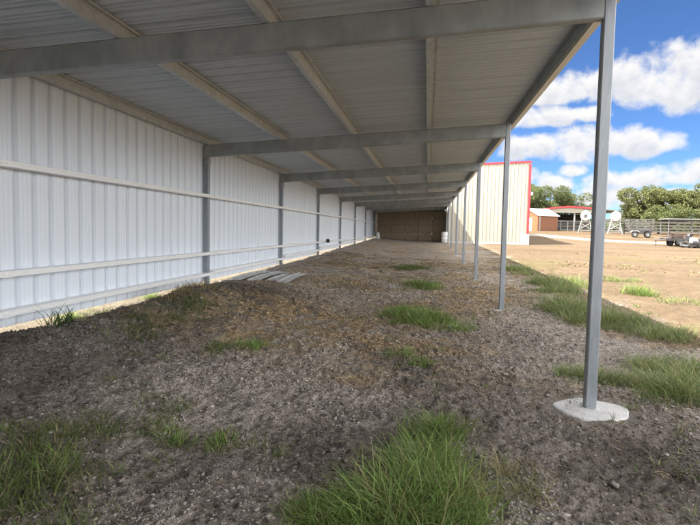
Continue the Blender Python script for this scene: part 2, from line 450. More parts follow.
# front eave channel and folded trim
mb = MB(); x = XR + .0
h0 = raf_top(x) + .002; h1 = raf_top(x) + PUR
a, b = YE0 + .01, YE1 - .01
mb.prism([(x + .055, h0), (x + .06, h0), (x + .06, h1), (x + .055, h1)], lambda q, z: (q, a, z), lambda q, z: (q, b, z))
mb.prism([(x + .0, h1 - .006), (x + .055, h1 - .004), (x + .055, h1 - .001), (x + .0, h1 - .004)], lambda q, z: (q, a, z), lambda q, z: (q, b, z))
mb.build('eave_channel', M['mill'], shed)
mb = MB(); xt = RX1 + .003; zt = raf_top(xt) + PUR; gw = .085; gt = .004
def gut(pr): mb.prism(pr, lambda q, z: (q, YE0, z), lambda q, z: (q, YE1, z))
gut([(xt, zt - .13), (xt + gw, zt - .13), (xt + gw, zt - .13 + gt), (xt, zt - .13 + gt)])
gut([(xt, zt - .13 + gt), (xt + gt, zt - .13 + gt), (xt + gt, zt - .004), (xt, zt - .004)])
gut([(xt + gw - gt, zt - .13 + gt), (xt + gw, zt - .13 + gt), (xt + gw, zt + .01), (xt + gw - gt, zt + .01)])
gut([(xt + gw - .025, zt + .01), (xt + gw, zt + .01), (xt + gw, zt + .014), (xt + gw - .025, zt + .014)])
mb.build('eave_trim', M['trim'], shed)

# ------------------------------------------------------------------ hay stack closing the far end
bw, bh, bl = 1.25, .70, 2.3
for col in range(5):
    for row in range(4):
        cx = -4.05 + col * 1.26; yb = 48.75 + random.uniform(-.07, .1); z0 = .72 + row * (bh + .004) 
        hgt = bh if row < 3 else .69
        # lumpy bale: subdivided rounded box
        nxs, nzs = 9, 7; V = []; F = []
        U = np.linspace(-.5, .5, nxs); Wz = np.linspace(0, 1, nzs); Dy = np.linspace(0, 1, 5)
        idx = {}
        for i, u in enumerate(U):
            for j, w in enumerate(Wz):
                for d, dy in enumerate(Dy):
                    if i in (0, nxs - 1) or j in (0, nzs - 1) or d in (0, 4):
                        px, pz, py = u * bw, w * hgt, dy * bl
                        ex = abs(u) * 2; ez = abs(w - .5) * 2
                        rnd = .05 * max(0, ex + ez - 1.55)
                        px *= 1 - rnd; pz = hgt / 2 + (pz - hgt / 2) * (1 - rnd)
                        py += random.uniform(-.010, .010) + (.04 * (ex ** 6 + ez ** 6) if d == 0 else 0) + (.018 if d == 0 and i in (2, 4, 6) else 0)
                        idx[i, j, d] = len(V)
                        V.append((cx + px + random.uniform(-.006, .006), yb + py, z0 + pz + random.uniform(-.006, .0)))
        def q(a_, b_, c_, d_): F.append([idx[a_], idx[b_], idx[c_], idx[d_]])
        for i in range(nxs - 1):
            for j in range(nzs - 1):
                q((i, j, 0), (i + 1, j, 0), (i + 1, j + 1, 0), (i, j + 1, 0)); q((i, j, 4), (i, j + 1, 4), (i + 1, j + 1, 4), (i + 1, j, 4))
            for d in range(4):
                q((i, 0, d), (i, 0, d + 1), (i + 1, 0, d + 1), (i + 1, 0, d)); q((i, nzs - 1, d), (i + 1, nzs - 1, d), (i + 1, nzs - 1, d + 1), (i, nzs - 1, d + 1))
        for j in range(nzs - 1):
            for d in range(4):
                q((0, j, d), (0, j + 1, d), (0, j + 1, d + 1), (0, j, d + 1)); q((nxs - 1, j, d), (nxs - 1, j, d + 1), (nxs - 1, j + 1, d + 1), (nxs - 1, j + 1, d))
        o = mesh_np('hay_bale', V, F, M['hay'], None, None, False, (cx, yb, z0))
        rn = ['bottom', 'second', 'third', 'top'][row]; cn = ['leftmost', 'second left', 'middle', 'second right', 'rightmost'][col]
        tag(o, f'brown hay bale in the {rn} row, {cn} column of the stack under the roof', 'hay bale', 'hay bales stacked at the end of the shed')

# white drum beside the hay and pale sack at the other side
t = thing('plastic_drum', (1.42, 45.2, .72), 'white plastic drum standing right of the hay stack at the shed end', 'drum')
MB().lathe((1.42, 45.2, .70), (0, 0, 1), [(0, .27), (.02, .29), (.28, .29), (.30, .305), (.33, .305), (.35, .29), (.58, .29), (.60, .305), (.63, .305), (.65, .29), (.86, .29), (.89, .27)], 28).build('drum_body', M['white'], t, True)
mb = MB(); mb.lathe((1.42, 45.2, .872), (0, 0, 1), [(0, .295), (.03, .295)], 28); mb.lathe((1.52, 45.2, .90), (0, 0, 1), [(0, .035), (.03, .035)], 12); 
mb.v = [(a_, b_, c_ + .7 - .0) if False else (a_, b_, c_ + .715) for a_, b_, c_ in mb.v]; mb.build('lid', M['white'], t)
mb = MB(); mb.lathe((-4.45, 47.2, gz(-4.45, 47.2) - .02), (0, 0, 1), [(0, .17), (.05, .2), (.3, .19), (.48, .17), (.55, .07), (.62, .1)], 14)
o = mb.build('feed_sack', M['white'], None, True, (-4.45, 47.2, .8)); tag(o, 'small upright white sack between back wall and hay stack', 'sack')
# small dark bucket hung on the middle girt
yb_ = 24.9
t = thing('bucket', (-4.78, yb_, .93), 'small dark bucket hooked on the middle wall rail', 'bucket')
MB().lathe((-4.76, yb_, 1.01), (0, 0, 1), [(0, .075), (.16, .1), (.165, .105), (.165, .09), (.02, .07)], 16).build('pail', M['dark'], t, True)
mb = MB()
for i in range(8):
    a1 = math.pi * i / 8; a2 = math.pi * (i + 1) / 8
    mb.tube((-4.76, yb_ + .1 * math.cos(a1), 1.17 + .1 * math.sin(a1)), (-4.76, yb_ + .1 * math.cos(a2), 1.17 + .1 * math.sin(a2)), .004, n=6)
mb.build('handle', M['grey'], t)

# loose white sheets on the soil heap by the wall
def scrap(cx, cy, z, ang, L, n, tiltx, label):
    c, s = math.cos(ang), math.sin(ang)
    def fn(u, t, h):
        a_ = u - n * PER / 2; b_ = (t - .5) * L
        return (cx + a_ * c - b_ * s, cy + a_ * s + b_ * c, z + tiltx * b_ + h + .03 * math.sin(b_ * 1.3 + cx) + .012)
    o = ribbed('metal_sheet', n, fn, M['old_sheet'], None, .03, tuple(np.linspace(0, 1, 9)))
    tag(o, label, 'metal sheet', 'loose metal sheets on the soil heap')
scrap(-3.72, 13.75, .33, .06, 3.0, 2, .012, 'wide white ribbed metal sheet on dark soil, loose sheet farthest from the wall')
scrap(-4.2, 13.6, .37, .0, 2.9, 1, .012, 'narrow white metal strip on dark soil, middle one of the loose sheets')
scrap(-4.58, 13.4, .39, -.03, 2.6, 1, .012, 'white metal strip on soil, loose sheet closest to the wall')

# ------------------------------------------------------------------ cream metal building with red trim
def rot_xf(cx, cy, a):
    c, s = math.cos(a), math.sin(a)
    def f(V):
        V = np.asarray(V, float).reshape(-1, 3)
        return np.c_[cx + V[:, 0] * c - V[:, 1] * s, cy + V[:, 0] * s + V[:, 1] * c, V[:, 2]]
    return f
BX, BY, BA = 8.3, 45.8, -.02
bx = rot_xf(BX, BY, BA)          # local: x negative to the left along the front, y positive away
bz = .62
bld = thing('metal_building', (BX, BY, bz), 'tall cream ribbed metal building with red roof trim beside the open shed', 'building')
WL, HT = 6.56, 7.0
def top(x): return bz + HT + (.045 * x)
nper = int(WL / PER)
pu = [(-WL + i * PER + u, h * .05) for i in range(nper) for u, h in PROF] + [(0, 0)]
V = []; zb = bz + .18
for row in (0, 1):
    V += [(x, -h, zb if row == 0 else top(x) - .12) for x, h in pu]
k_ = len(pu); F = np.array([[i, i + 1, k_ + i + 1, k_ + i] for i in range(k_ - 1)])
mesh_np('front_wall', bx(V), F, M['cream'], bld)
mb = MB(); mb.add([(0, .0, zb), (0, 22, zb), (0, 22, top(0) - .12), (0, .0, top(0) - .12)], [[0, 1, 2, 3]])
mb.add([(-WL, .0, zb), (-WL, 22, zb), (-WL, 22, top(-WL) - .12), (-WL, .0, top(-WL) - .12)], [[3, 2, 1, 0]])
mb.add([(-WL, 22, zb), (0, 22, zb), (0, 22, top(0) - .12), (-WL, 22, top(-WL) - .12)], [[0, 1, 2, 3]])
mb.build('side_wall', M['cream'], bld, xf=bx)
mb = MB(); mb.prism([(-WL - .05, top(-WL) - .10), (.05, top(0) - .10), (.05, top(0) - .0), (-WL - .05, top(-WL))], lambda x, z: (x, .07, z), lambda x, z: (x, 22.05, z))
mb.build('roof', M['white_sheet'], bld, xf=bx)
mb = MB(); mb.prism([(-WL - .06, top(-WL) - .125), (.065, top(0) - .125), (.065, top(0) + .03), (-WL - .06, top(-WL) + .03)], lambda x, z: (x, -.09, z), lambda x, z: (x, .065, z))
mb.build('roof_trim', M['red'], bld, xf=bx)
mb = MB(); mb.box(-.12, .06, -.075, .16, bz + .95, top(-.12) - .25); mb.build('corner_trim', M['red'], bld, xf=bx)
mb = MB(); mb.box(-.62, .09, -.13, .3, bz - .4, bz + .94, .02); mb.build('corner_pier', M['concrete'], bld, xf=bx)
mb = MB(); mb.box(-WL, -.63, -.06, 22, bz - .4, bz + .175); mb.build('foundation', M['concrete'], bld, xf=bx)
mb = MB(); mb.box(.09, .26, -.02, .2, bz + 4.2, bz + 4.45); mb.box(.05, .1, .05, .13, bz + 4.4, bz + 4.6); mb.build('wall_light', M['white'], bld, xf=bx)

# ------------------------------------------------------------------ small orange shed
ox, oy, oa = 18.75, 95, -.90
oz = gz(ox, oy); oxf = rot_xf(ox, oy, oa)          # front right corner at the origin
osd = thing('garden_shed', (ox, oy, oz), 'small orange wooden shed with white door and pale gabled roof', 'shed')
Wd, Ln, He, Hp = 4.6, 5.2, 2.75, 3.9
mb = MB(); mb.prism([(-Wd, oz - .3), (0, oz - .3), (0, oz + He), (-Wd / 2, oz + Hp), (-Wd, oz + He)], lambda x, z: (x, 0, z), lambda x, z: (x, .1, z)); mb.build('gable_wall', M['orange'], osd, xf=oxf)
mb = MB(); mb.box(-.1, 0, .102, Ln, oz - .3, oz + He - .02); mb.box(-Wd, -Wd + .1, .102, Ln, oz - .3, oz + He - .02); mb.box(-Wd + .102, -.102, Ln - .1, Ln, oz - .3, oz + He - .02); mb.build('side_wall', M['brownwall'], osd, xf=oxf)
mb = MB(); mb.box(-3.15, -1.2, -.06, -.002, oz + .02, oz + 2.25)
for i in range(6): mb.box(-3.15, -1.2, -.075, -.06, oz + .08 + i * .36, oz + .40 + i * .36)
mb.build('door', M['white'], osd, xf=oxf)
mb = MB(); mb.box(-.14, .04, -.05, .14, oz - .3, oz + He - .03); mb.build('corner_board', M['orange'], osd, xf=oxf)
mb = MB(); mb.box(.005, .06, .35, .62, oz - .3, oz + He - .03); mb.build('wall_batten', M['pale_pipe'], osd, xf=oxf)
ov = .25
def sl(x): return oz + Hp + .01 - (Hp - He) / (Wd / 2) * abs(x + Wd / 2)
mb = MB(); mb.prism([(-Wd - ov, sl(-Wd - ov)), (-Wd / 2, sl(-Wd / 2)), (ov, sl(ov)), (ov, sl(ov) + .12), (-Wd / 2, sl(-Wd / 2) + .12), (-Wd - ov, sl(-Wd - ov) + .12)], lambda x, z: (x, -ov, z), lambda x, z: (x, Ln + ov, z))
mb.build('roof', M['white'], osd, xf=oxf)

# ------------------------------------------------------------------ open barn behind
ax_, ay_ = 20.0, 104
az_ = gz(25, ay_)
barn = thing('open_barn', (26.5, ay_, az_), 'wide open-fronted beige barn with a low red roof beyond the yard', 'barn')
x0, x1, eh, ph = ax_, ax_ + 15.5, 3.85, 4.5
xm = 26.0
def rl(x): return az_ + eh + (ph - eh) * (1 - abs(x - xm) / (xm - x0 if x < xm else x1 - xm))
ox0, ox1, oh = 23.1, x1 - .35, az_ + 3.45
mb = MB(); mb.prism([(x0, az_ - .4), (ox0 - .5, az_ - .4), (ox0, oh), (ox0, rl(ox0) - .02), (x0, rl(x0) - .02)], lambda x, z: (x, ay_, z), lambda x, z: (x, ay_ + .2, z))
mb.prism([(ox0 + .003, min(oh, rl(ox0))), (xm, oh), (xm, rl(xm) - .02), (ox0 + .003, rl(ox0) - .02)], lambda x, z: (x, ay_, z), lambda x, z: (x, ay_ + .2, z))
mb.prism([(xm + .003, oh), (30.6, oh), (30.6, rl(30.6) - .02), (xm + .003, rl(xm) - .02)], lambda x, z: (x, ay_, z), lambda x, z: (x, ay_ + .2, z))
mb.build('front_gable', M['cream'], barn)
mb = MB(); mb.box(x0, x0 + .2, ay_ + .21, ay_ + 20, az_ - .4, az_ + eh - .03); mb.box(x0 + .21, x1, ay_ + 19.8, ay_ + 20, az_ - .4, az_ + eh - .03); mb.build('back_wall', M['grid_dark'], barn)
mb = MB(); mb.prism([(x0 - .3, rl(x0) - .06), (xm, rl(xm)), (x1 + .3, rl(x1) - .06), (x1 + .3, rl(x1) + .1), (xm, rl(xm) + .2), (x0 - .3, rl(x0) + .1)], lambda x, z: (x, ay_ - .25, z), lambda x, z: (x, ay_ + 20.3, z))
mb.build('roof', M['grey'], barn)
mb = MB(); mb.prism([(x0 - .3, rl(x0) - .10), (xm, rl(xm) - .04), (30.6, rl(30.6) - .04), (30.6, rl(30.6) + .2), (xm, rl(xm) + .26), (x0 - .3, rl(x0) + .16)], lambda x, z: (x, ay_ - .36, z), lambda x, z: (x, ay_ - .255, z))
mb.build('roof_trim', M['red'], barn)
for px in (27.2, 31.2, x1 - .2):
    mb = MB(); mb.box(px - .12, px + .12, ay_ + .22, ay_ + .46, az_ - .3, min(rl(px) - .12, az_ + 9)); mb.build('post', M['pale_pipe'], barn)

# pipe panels in front of the barn and beside the tanks
def panel(x0, y0, x1, y1, h, label, m, rails=6, diag=False):
    za, zb_ = gz(x0, y0), gz(x1, y1)
    t = thing('pipe_gate', (x0, y0, za), label, 'gate', 'pipe livestock panels round the yard')
    mb = MB()
    for r in range(rails):
        z = .32 + (h - .55) * r / (rails - 1)
        mb.tube((x0, y0, za + z), (x1, y1, zb_ + z), .035, n=6)
    o = mb.build('rail_set', M[m], t)
    mb = MB()
    for (x, y, z) in ((x0, y0, za), (x1, y1, zb_), ((x0 + x1) / 2, (y0 + y1) / 2, (za + zb_) / 2)): mb.tube((x, y, z - .1), (x, y, z + h), .05, n=8)
    mb.tube((x0, y0, za + .12), (x1, y1, zb_ + .12), .045, n=8); mb.tube((x0, y0, za + h - .02), (x1, y1, zb_ + h - .02), .045, n=8)
    if diag: mb.tube((x0, y0, za + .2), (x1, y1, zb_ + h - .1), .035, n=6); mb.tube((x0, y0, za + h - .1), (x1, y1, zb_ + .2), .035, n=6)
    mb.build('frame', M[m], t)
pos = ['first from the left, next to the orange shed', 'second from the left', 'third from the left', 'fourth, behind the near post']
for i in range(4):
    xa = 23.0 + i * 2.4
    panel(xa, 101.5, xa + 2.3, 101.5, 1.9, f'grey pipe panel across the barn opening, {pos[i]}', 'gate_pipe', 6)
pos = ['directly under the right white tank', 'just right of the right white tank', 'nearest the parked four-wheeler']
for i in range(3):
    xa = 25.3 + i * 1.95
    panel(xa, 81 - i * .8, xa + 1.9, 80.3 - i * .8, 2.1, f'pale crossed pipe panel {pos[i]}', 'gate_pipe', 5, True)

# ------------------------------------------------------------------ elevated fuel tanks, seen end on
def tank(x, y, label, emblem):
    z = gz(x, y); TX = rot_xf(x, y, -.27); wx_, wy_ = x, y
    t = thing('fuel_tank', (x, y, z), label, 'fuel tank', 'raised white tanks in the yard')
    x = y = 0.0
    R, H, L = .66, 2.42, 2.3
    zc = z + H
    b_ = MB().lathe((x, y, zc), (0, 1, 0), [(-.06, .30), (-.03, .56), (0, R), (L, R), (L + .05, .4)], 36).build('tank_body', M['white'], t, True, xf=TX)
    sub(b_, t)
    mb = MB(); mb.lathe((x, y + .8, zc + R - .03), (0, 0, 1), [(0, .09), (.12, .09), (.12, .11), (.16, .11)], 14); mb.build('filler_cap', M['white'], b_, xf=TX)
    if emblem == 0:
        mb = MB(); mb.box(x - .21, x + .21, y - .105, y - .062, zc + .05, zc + .16); mb.box(x - .17, x + .21, y - .105, y - .062, zc - .12, zc + .02); mb.box(x - .21, x + .1, y - .105, y - .062, zc - .25, zc - .15)
        mb.build('emblem', M['dark'], b_, xf=TX)
    else:
        mb = MB(); n = 24; V = []; F = []
        for r_, yy in ((.36, y - .09), (.27, y - .09), (.36, y - .05), (.27, y - .05)):
            for i in range(n):
                a1 = 2 * math.pi * i / n; V.append((x + r_ * math.cos(a1), yy, zc + r_ * math.sin(a1)))
        for i in range(n):
            j = (i + 1) % n; F += [[i, j, n + j, n + i], [2 * n + i, 3 * n + i, 3 * n + j, 2 * n + j], [i, 2 * n + i, 2 * n + j, j], [n + i, n + j, 3 * n + j, 3 * n + i]]
        mb.add(V, F); mb.box(x - .12, x + .12, y - .105, y - .062, zc - .04, zc + .06); mb.box(x - .17, x - .05, y - .105, y - .062, zc - .16, zc - .07)
        mb.build('emblem', M['tan_mark'], b_, xf=TX)
    for yy in (y + .25, y + L - .25):
        for sx in (-1, 1):
            mb = MB(); mb.tube((x + sx * .46, yy, zc - R * .72), (x + sx * .92, yy + (-.1 if yy < y + 1 else .1), z - .1), .055, n=8); mb.build('leg', M['pale_pipe'], t, xf=TX)
        mb = MB()
        mb.tube((x - .60, yy, z + 1.45), (x + .80, yy, z + .55), .032, n=6); mb.tube((x + .60, yy + .02, z + 1.45), (x - .80, yy + .02, z + .55), .032, n=6)
        mb.tube((x - .55, yy, z + 1.6), (x + .55, yy, z + 1.6), .032, n=6); mb.tube((x - .84, yy, z + .45), (x + .84, yy, z + .45), .032, n=6)
        mb.build('brace', M['pale_pipe'], t, xf=TX)
tank(21.0, 75.0, 'raised white cylinder tank with dark square emblem, in front of the barn opening', 0)
tank(25.3, 76.4, 'raised white cylinder tank with faint ring emblem, right of the near post', 1)

# ------------------------------------------------------------------ vehicles on the right
def wheel(parent, c, r, w, axis=(1, 0, 0), name='wheel'):
    t = MB().lathe(Vector(c) - Vector(axis).normalized() * w / 2, axis, [(0, r * .6), (0, r * .9), (w * .2, r), (w * .8, r), (w, r * .9), (w, r * .6)], 20).build(name, M['rubber'], parent, True)
    sub(t, parent)
    MB().lathe(Vector(c) - Vector(axis).normalized() * (w / 2 + .01), axis, [(0, r * .2), (0, r * .55), (w * .1, r * .58), (w + .02, r * .58), (w + .02, r * .3)], 14).build('rim', M['grey'], t)

class Loc:
    """build in a local frame (x along the length), placed with a turn"""
    def __init__(s, x, y, ang, k=1.0): s.x, s.y, s.a, s.k = x, y, ang, k; s.z = gz(x, y)
    def xf(s):
        c, sn = math.cos(s.a), math.sin(s.a)
        def f(V):
            V = np.asarray(V, float).reshape(-1, 3)
            V = V * s.k
            return np.c_[s.x + V[:, 0] * c - V[:, 1] * sn, s.y + V[:, 0] * sn + V[:, 1] * c, V[:, 2] + s.z]
        return f
    def p(s, v): return tuple(s.xf()(v)[0])
    def ax(s): return (-math.sin(s.a), math.cos(s.a), 0)

def atv(x, y, ang, label, group, fender='white', body='dark'):
    L = Loc(x, y, ang); f = L.xf()
    t = thing('quad_bike', (x, y, L.z), label, 'quad bike', group)
    for wx in (-.62, .62):
        for wy in (-.42, .42): wheel(t, L.p((wx, wy, .30)), .30, .24, L.ax())
    mb = MB(); mb.prism([(-.85, .45), (.7, .42), (.95, .55), (.9, .78), (.45, .88), (.2, .72), (-.75, .72)], lambda x_, z_: (x_, -.2, z_), lambda x_, z_: (x_, .2, z_)); mb.build('body', M[body], t, xf=f)
    mb = MB(); mb.prism([(-.8, .722), (.1, .722), (.15, .80), (-.1, .88), (-.75, .92)], lambda x_, z_: (x_, -.17, z_), lambda x_, z_: (x_, .17, z_)); mb.build('seat', M['seat'], t, xf=f)
    for wx, m_ in ((-.62, body), (.62, fender)):
        for s_ in (-1, 1):
            mb = MB(); pr = [(wx - .42, .58), (wx - .25, .70), (wx + .25, .70), (wx + .42, .58), (wx + .42, .62), (wx + .26, .75), (wx - .26, .75), (wx - .42, .62)]
            a0, a1 = sorted((s_ * .203, s_ * .56)); mb.prism(pr, lambda x_, z_: (x_, a0, z_), lambda x_, z_: (x_, a1, z_)); mb.build('fender', M[m_], t, xf=f)
    mb = MB(); mb.tube((.45, 0, .86), (.28, 0, 1.12), .03, n=8); mb.tube((.28, 0, 1.12), (.15, -.38, 1.16), .016, n=8); mb.tube((.28, 0, 1.12), (.15, .38, 1.16), .016, n=8); mb.build('handlebar', M['dark'], t, xf=f)
    mb = MB()
    for dx in (0, .22, .44): mb.tube((.5 + dx, -.38, .93), (.5 + dx, .38, .93), .013, n=6)
    mb.tube((.5, -.38, .93), (.94, -.38, .93), .013, n=6); mb.tube((.5, .38, .93), (.94, .38, .93), .013, n=6); mb.tube((.7, 0, .8), (.7, 0, .93), .02, n=6)
    mb.build('rack', M['dark'], t, xf=f)
    for s_ in (-1, 1):
        MB().lathe(L.p((.93, s_ * .13, .68)), (math.cos(ang), math.sin(ang), 0), [(-.03, .05), (.02, .065), (.03, .05)], 12).build('headlight', M['white'], t)
atv(23.4, 62.5, math.pi * .92, 'dark quad bike with one white front fender, parked alone before the trees', None)

def canopy_trailer(x, y, ang):
    L = Loc(x, y, ang); f = L.xf()
    t = thing('canopy_trailer', (x, y, L.z), 'dark open-framed trailer with a flat canopy roof at the right of the yard', 'trailer')
    for wx in (-.35, .35):
        for wy in (-.85, .85): wheel(t, L.p((wx, wy, .31)), .31, .2, L.ax())
    mb = MB(); mb.box(-1.35, 1.35, -.7, .7, .50, .60); mb.box(-1.36, 1.36, -.74, -.702, .46, .66); mb.box(-1.36, 1.36, .702, .74, .46, .66); mb.tube((0, -.84, .31), (0, .84, .31), .04, n=8); mb.box(-.1, .1, -.5, .5, .33, .498); mb.build('deck', M['dark'], t, xf=f)
    for wx in (-1.3, 1.3):
        for wy in (-.69, .69):
            mb = MB(); mb.tube((wx, wy, .602), (wx, wy, 2.30), .035, n=8); mb.build('post', M['grey'], t, xf=f)
    mb = MB(); mb.box(-1.5, 1.5, -.85, .85, 2.302, 2.37, .05); mb.build('canopy', M['pale_pipe'], t, xf=f)
    mb = MB()
    for wy in (-.69, .69): mb.box(-1.26, 1.26, wy - .03, wy + .03, 2.18, 2.298)
    mb.build('canopy_beam', M['dark'], t, xf=f)
    for wy in (-.69, .69):
        mb = MB()
        for h in (.85, 1.1): mb.tube((-1.3, wy, h), (1.3, wy, h), .025, n=6)
        for wx in (-.65, 0, .65): mb.tube((wx, wy, .6), (wx, wy, 1.12), .025, n=6)
        mb.tube((-1.3, wy, .62), (-.3, wy, 1.1), .025, n=6)
        mb.build('side_rail', M['rust'], t, xf=f)
    mb = MB(); mb.tube((-1.36, -.5, .53), (-2.1, 0, .5), .04, n=8); mb.tube((-1.36, .5, .53), (-2.1, 0, .5), .04, n=8); mb.tube((-1.95, 0, 0), (-1.95, 0, .62), .03, n=8); mb.build('drawbar', M['dark'], t, xf=f)
    # load on the deck
    mb = MB(); mb.box(-.9, .1, -.4, .4, .602, 1.02, .02)
    for i in range(3): mb.box(-.93, .13, -.43, -.402, .62 + i * .14, .72 + i * .14)
    c = L.p((-.4, 0, .6)); o = mb.build('tool_crate', M['rust'], None, False, c, xf=f); tag(o, 'brown slatted crate loaded on the canopy trailer', 'crate')
    mb = MB(); mb.lathe((.65, -.25, .602), (0, 0, 1), [(0, .16), (.03, .18), (.42, .18), (.46, .12), (.48, .06), (.54, .06)], 16)
    o = mb.build('water_jug', M['white'], None, True, L.p((.65, -.25, .6)), xf=f); tag(o, 'white round water jug on the canopy trailer, right of the crate', 'jug')
canopy_trailer(21.65, 49.4, .06)

def mower(x, y, ang, label):
    L = Loc(x, y, ang); f = L.xf()
    t = thing('ride_on_mower', (x, y, L.z), label, 'mower', 'mowers parked before the trailer')
    for wy in (-.46, .46): wheel(t, L.p((-.5, wy, .27)), .27, .24, L.ax()); wheel(t, L.p((.62, wy * .8, .17)), .17, .14, L.ax())
    mb = MB(); mb.box(-.7, .75, -.3, .3, .28, .42); mb.build('chassis', M['dark'], t, xf=f)
    mb = MB(); mb.prism([(.2, .424), (.84, .424), (.88, .55), (.78, .74), (.25, .82)], lambda x_, z_: (x_, -.20, z_), lambda x_, z_: (x_, .20, z_)); mb.build('hood', M['white'], t, xf=f)
    mb = MB(); mb.box(.845, .90, -.17, .17, .45, .56, .02); mb.build('grille', M['dark'], t, xf=f)
    mb = MB(); mb.box(-.6, -.1, -.26, .26, .55, .65, .03); mb.box(-.68, -.58, -.26, .26, .652, 1.0, .02); mb.build('seat', M['seat'], t, xf=f)
    mb = MB(); mb.prism([(-.75, .424), (-.02, .424), (-.05, .5), (-.3, .545), (-.75, .545)], lambda x_, z_: (x_, -.4, z_), lambda x_, z_: (x_, .4, z_)); mb.build('rear_body', M['rust'], t, xf=f)
    mb = MB(); mb.tube((.28, 0, .79), (.0, 0, 1.05), .02, n=8); mb.lathe((0, 0, 1.04), (-.5, 0, .8), [(0, .16), (.03, .16)], 16); mb.build('steering_wheel', M['dark'], t, xf=f)
    mb = MB(); mb.box(-.35, .45, -.6, .6, .12, .26, .06); mb.build('cutting_deck', M['grey'], t, xf=f)
mower(21.45, 46.9, -math.pi / 2 - .1, 'ride-on mower with white hood, left one of two before the canopy trailer')
mower(22.75, 46.9, -math.pi / 2 + .05, 'ride-on mower with white hood, right one of two by the canopy trailer')

# wood fence under the trees
def rail_fence(pts, label):
    t = thing('board_fence', (pts[0][0], pts[0][1], gz(*pts[0])), label, 'fence')
    mbb = MB()
    for i in range(len(pts) - 1):
        (xa, ya_), (xb, yb_) = pts[i], pts[i + 1]; L = math.hypot(xb - xa, yb_ - ya_); n = int(L / 2.4)
        for k in range(n):
            p = (xa + (xb - xa) * k / n, ya_ + (yb_ - ya_) * k / n); q_ = (xa + (xb - xa) * (k + 1) / n, ya_ + (yb_ - ya_) * (k + 1) / n)
            z = gz(*p); zq = gz(*q_)
            mb = MB(); mb.tube((p[0], p[1], z - .3), (p[0], p[1], z + 1.75 + .06 * math.sin(k * 3)), .08, .075, 8); mb.build('post', M['grid_dark'], t)
            for h in (.35, .75, 1.15, 1.55):
                d = Vector((q_[0] - p[0], q_[1] - p[1], 0)).normalized(); nrm = Vector((d.y, -d.x, 0))
                a_ = Vector((p[0], p[1], z + h)) + nrm * .085; b_ = Vector((q_[0], q_[1], zq + h)) + nrm * .085
                th = nrm * .03; up = Vector((0, 0, .2))
                mbb.add([a_, b_, b_ + th, a_ + th, a_ + up, b_ + up, b_ + th + up, a_ + th + up], [[3, 2, 1, 0], [4, 5, 6, 7], [0, 1, 5, 4], [1, 2, 6, 5], [2, 3, 7, 6], [3, 0, 4, 7]])
    mbb.build('fence_boards', M['grid_dark'], t)
rail_fence([(27, 78), (36, 75), (46, 70), (60, 66)], 'weathered board fence running along the foot of the trees')

# ------------------------------------------------------------------ trees
def leaf_crown(lobes, n, size, tint):
    P = []; Cc = []
    w = np.array([l[3] * l[4] * l[5] for l in lobes]) ** .7; w /= w.sum()
    for li, (cx, cy, cz, rx, ry, rz) in enumerate(lobes):
        m = int(n * w[li])
        d = rng.normal(size=(m, 3)); d /= np.linalg.norm(d, axis=1)[:, None]
        r = rng.uniform(.25, 1, m) ** .45
        p = d * r[:, None] * np.array([rx, ry, rz])
        q = p + np.array([cx, cy, cz])
        # clumps and gaps
        k = fbm(q[:, 0] * .9 + q[:, 2] * .6, q[:, 1] * .9 - q[:, 2] * .8, 100 + li, 3)
        keep = k > .43
        q = q[keep]; k = k[keep]
        P.append(q)
        v = (.6 + 1.1 * rng.uniform(0, 1, len(q)) * k)[:, None]
        mixy = rng.uniform(0, 1, len(q))[:, None]
        base = np.array(tint[0]) * (1 - mixy) + np.array(tint[1]) * mixy
        Cc.append(base * v)
    P = np.concatenate(P); Cc = np.concatenate(Cc); m = len(P)
    a = rng.normal(size=(m, 3)); a /= np.linalg.norm(a, axis=1)[:, None]
    b = np.cross(a, rng.normal(size=(m, 3))); b /= np.linalg.norm(b, axis=1)[:, None]
    s = size * rng.uniform(.6, 1.3, m)[:, None]
    V = np.stack([P - a * s, P + b * s * .55, P + a * s, P - b * s * .55], 1).reshape(-1, 3)
    F = np.arange(4 * m).reshape(m, 4)
    return V, F, np.repeat(Cc, 4, 0)

TINTS = [((.110, .150, .055), (.205, .225, .090)), ((.135, .165, .060), (.235, .240, .100)), ((.095, .130, .050), (.170, .195, .080))]
def tree(x, y, h, w, label, group, ti=0, n=5200):
    z = gz(x, y); t = thing('tree', (x, y, z), label, 'tree', group)
    rs = random.Random(int(x * 13 + y * 7))
    lobes = []; mb = MB(); n_l = 13
    th = h * .30
    lean = rs.uniform(-.4, .4)
    mb.tube((x, y, z - .3), (x + lean, y, z + th), .035 * h, .024 * h, 10)
    for i in range(n_l):
        a = 2 * math.pi * i / n_l + rs.uniform(-.4, .4); r = w * rs.uniform(.25, .85) * (0 if i == 0 else 1)
        cz = z + h * (rs.uniform(.30, .80) if i else .78)
        rr = w * rs.uniform(.24, .42)
        c = (x + lean + r * math.cos(a), y + r * math.sin(a), cz)
        rz = min(rr * rs.uniform(.6, .9), z + h * 1.03 - cz)
        lobes.append((*c, rr, rr, max(rz, h * .09)))
        mid = (x + lean + r * .45 * math.cos(a), y + r * .45 * math.sin(a), z + th + (cz - z - th) * .55)
        mb.tube((x + lean, y, z + th * .9), mid, .016 * h, .011 * h, 6); mb.tube(mid, (c[0], c[1], c[2] + .1 * h), .011 * h, .004 * h, 6)
    mb.build('trunk', M['bark'], t)
    V, F, C_ = leaf_crown(lobes, n, (.0105 * h + .04), TINTS[ti])
    mesh_np('crown', V, F, M['leaf'], t, C_)
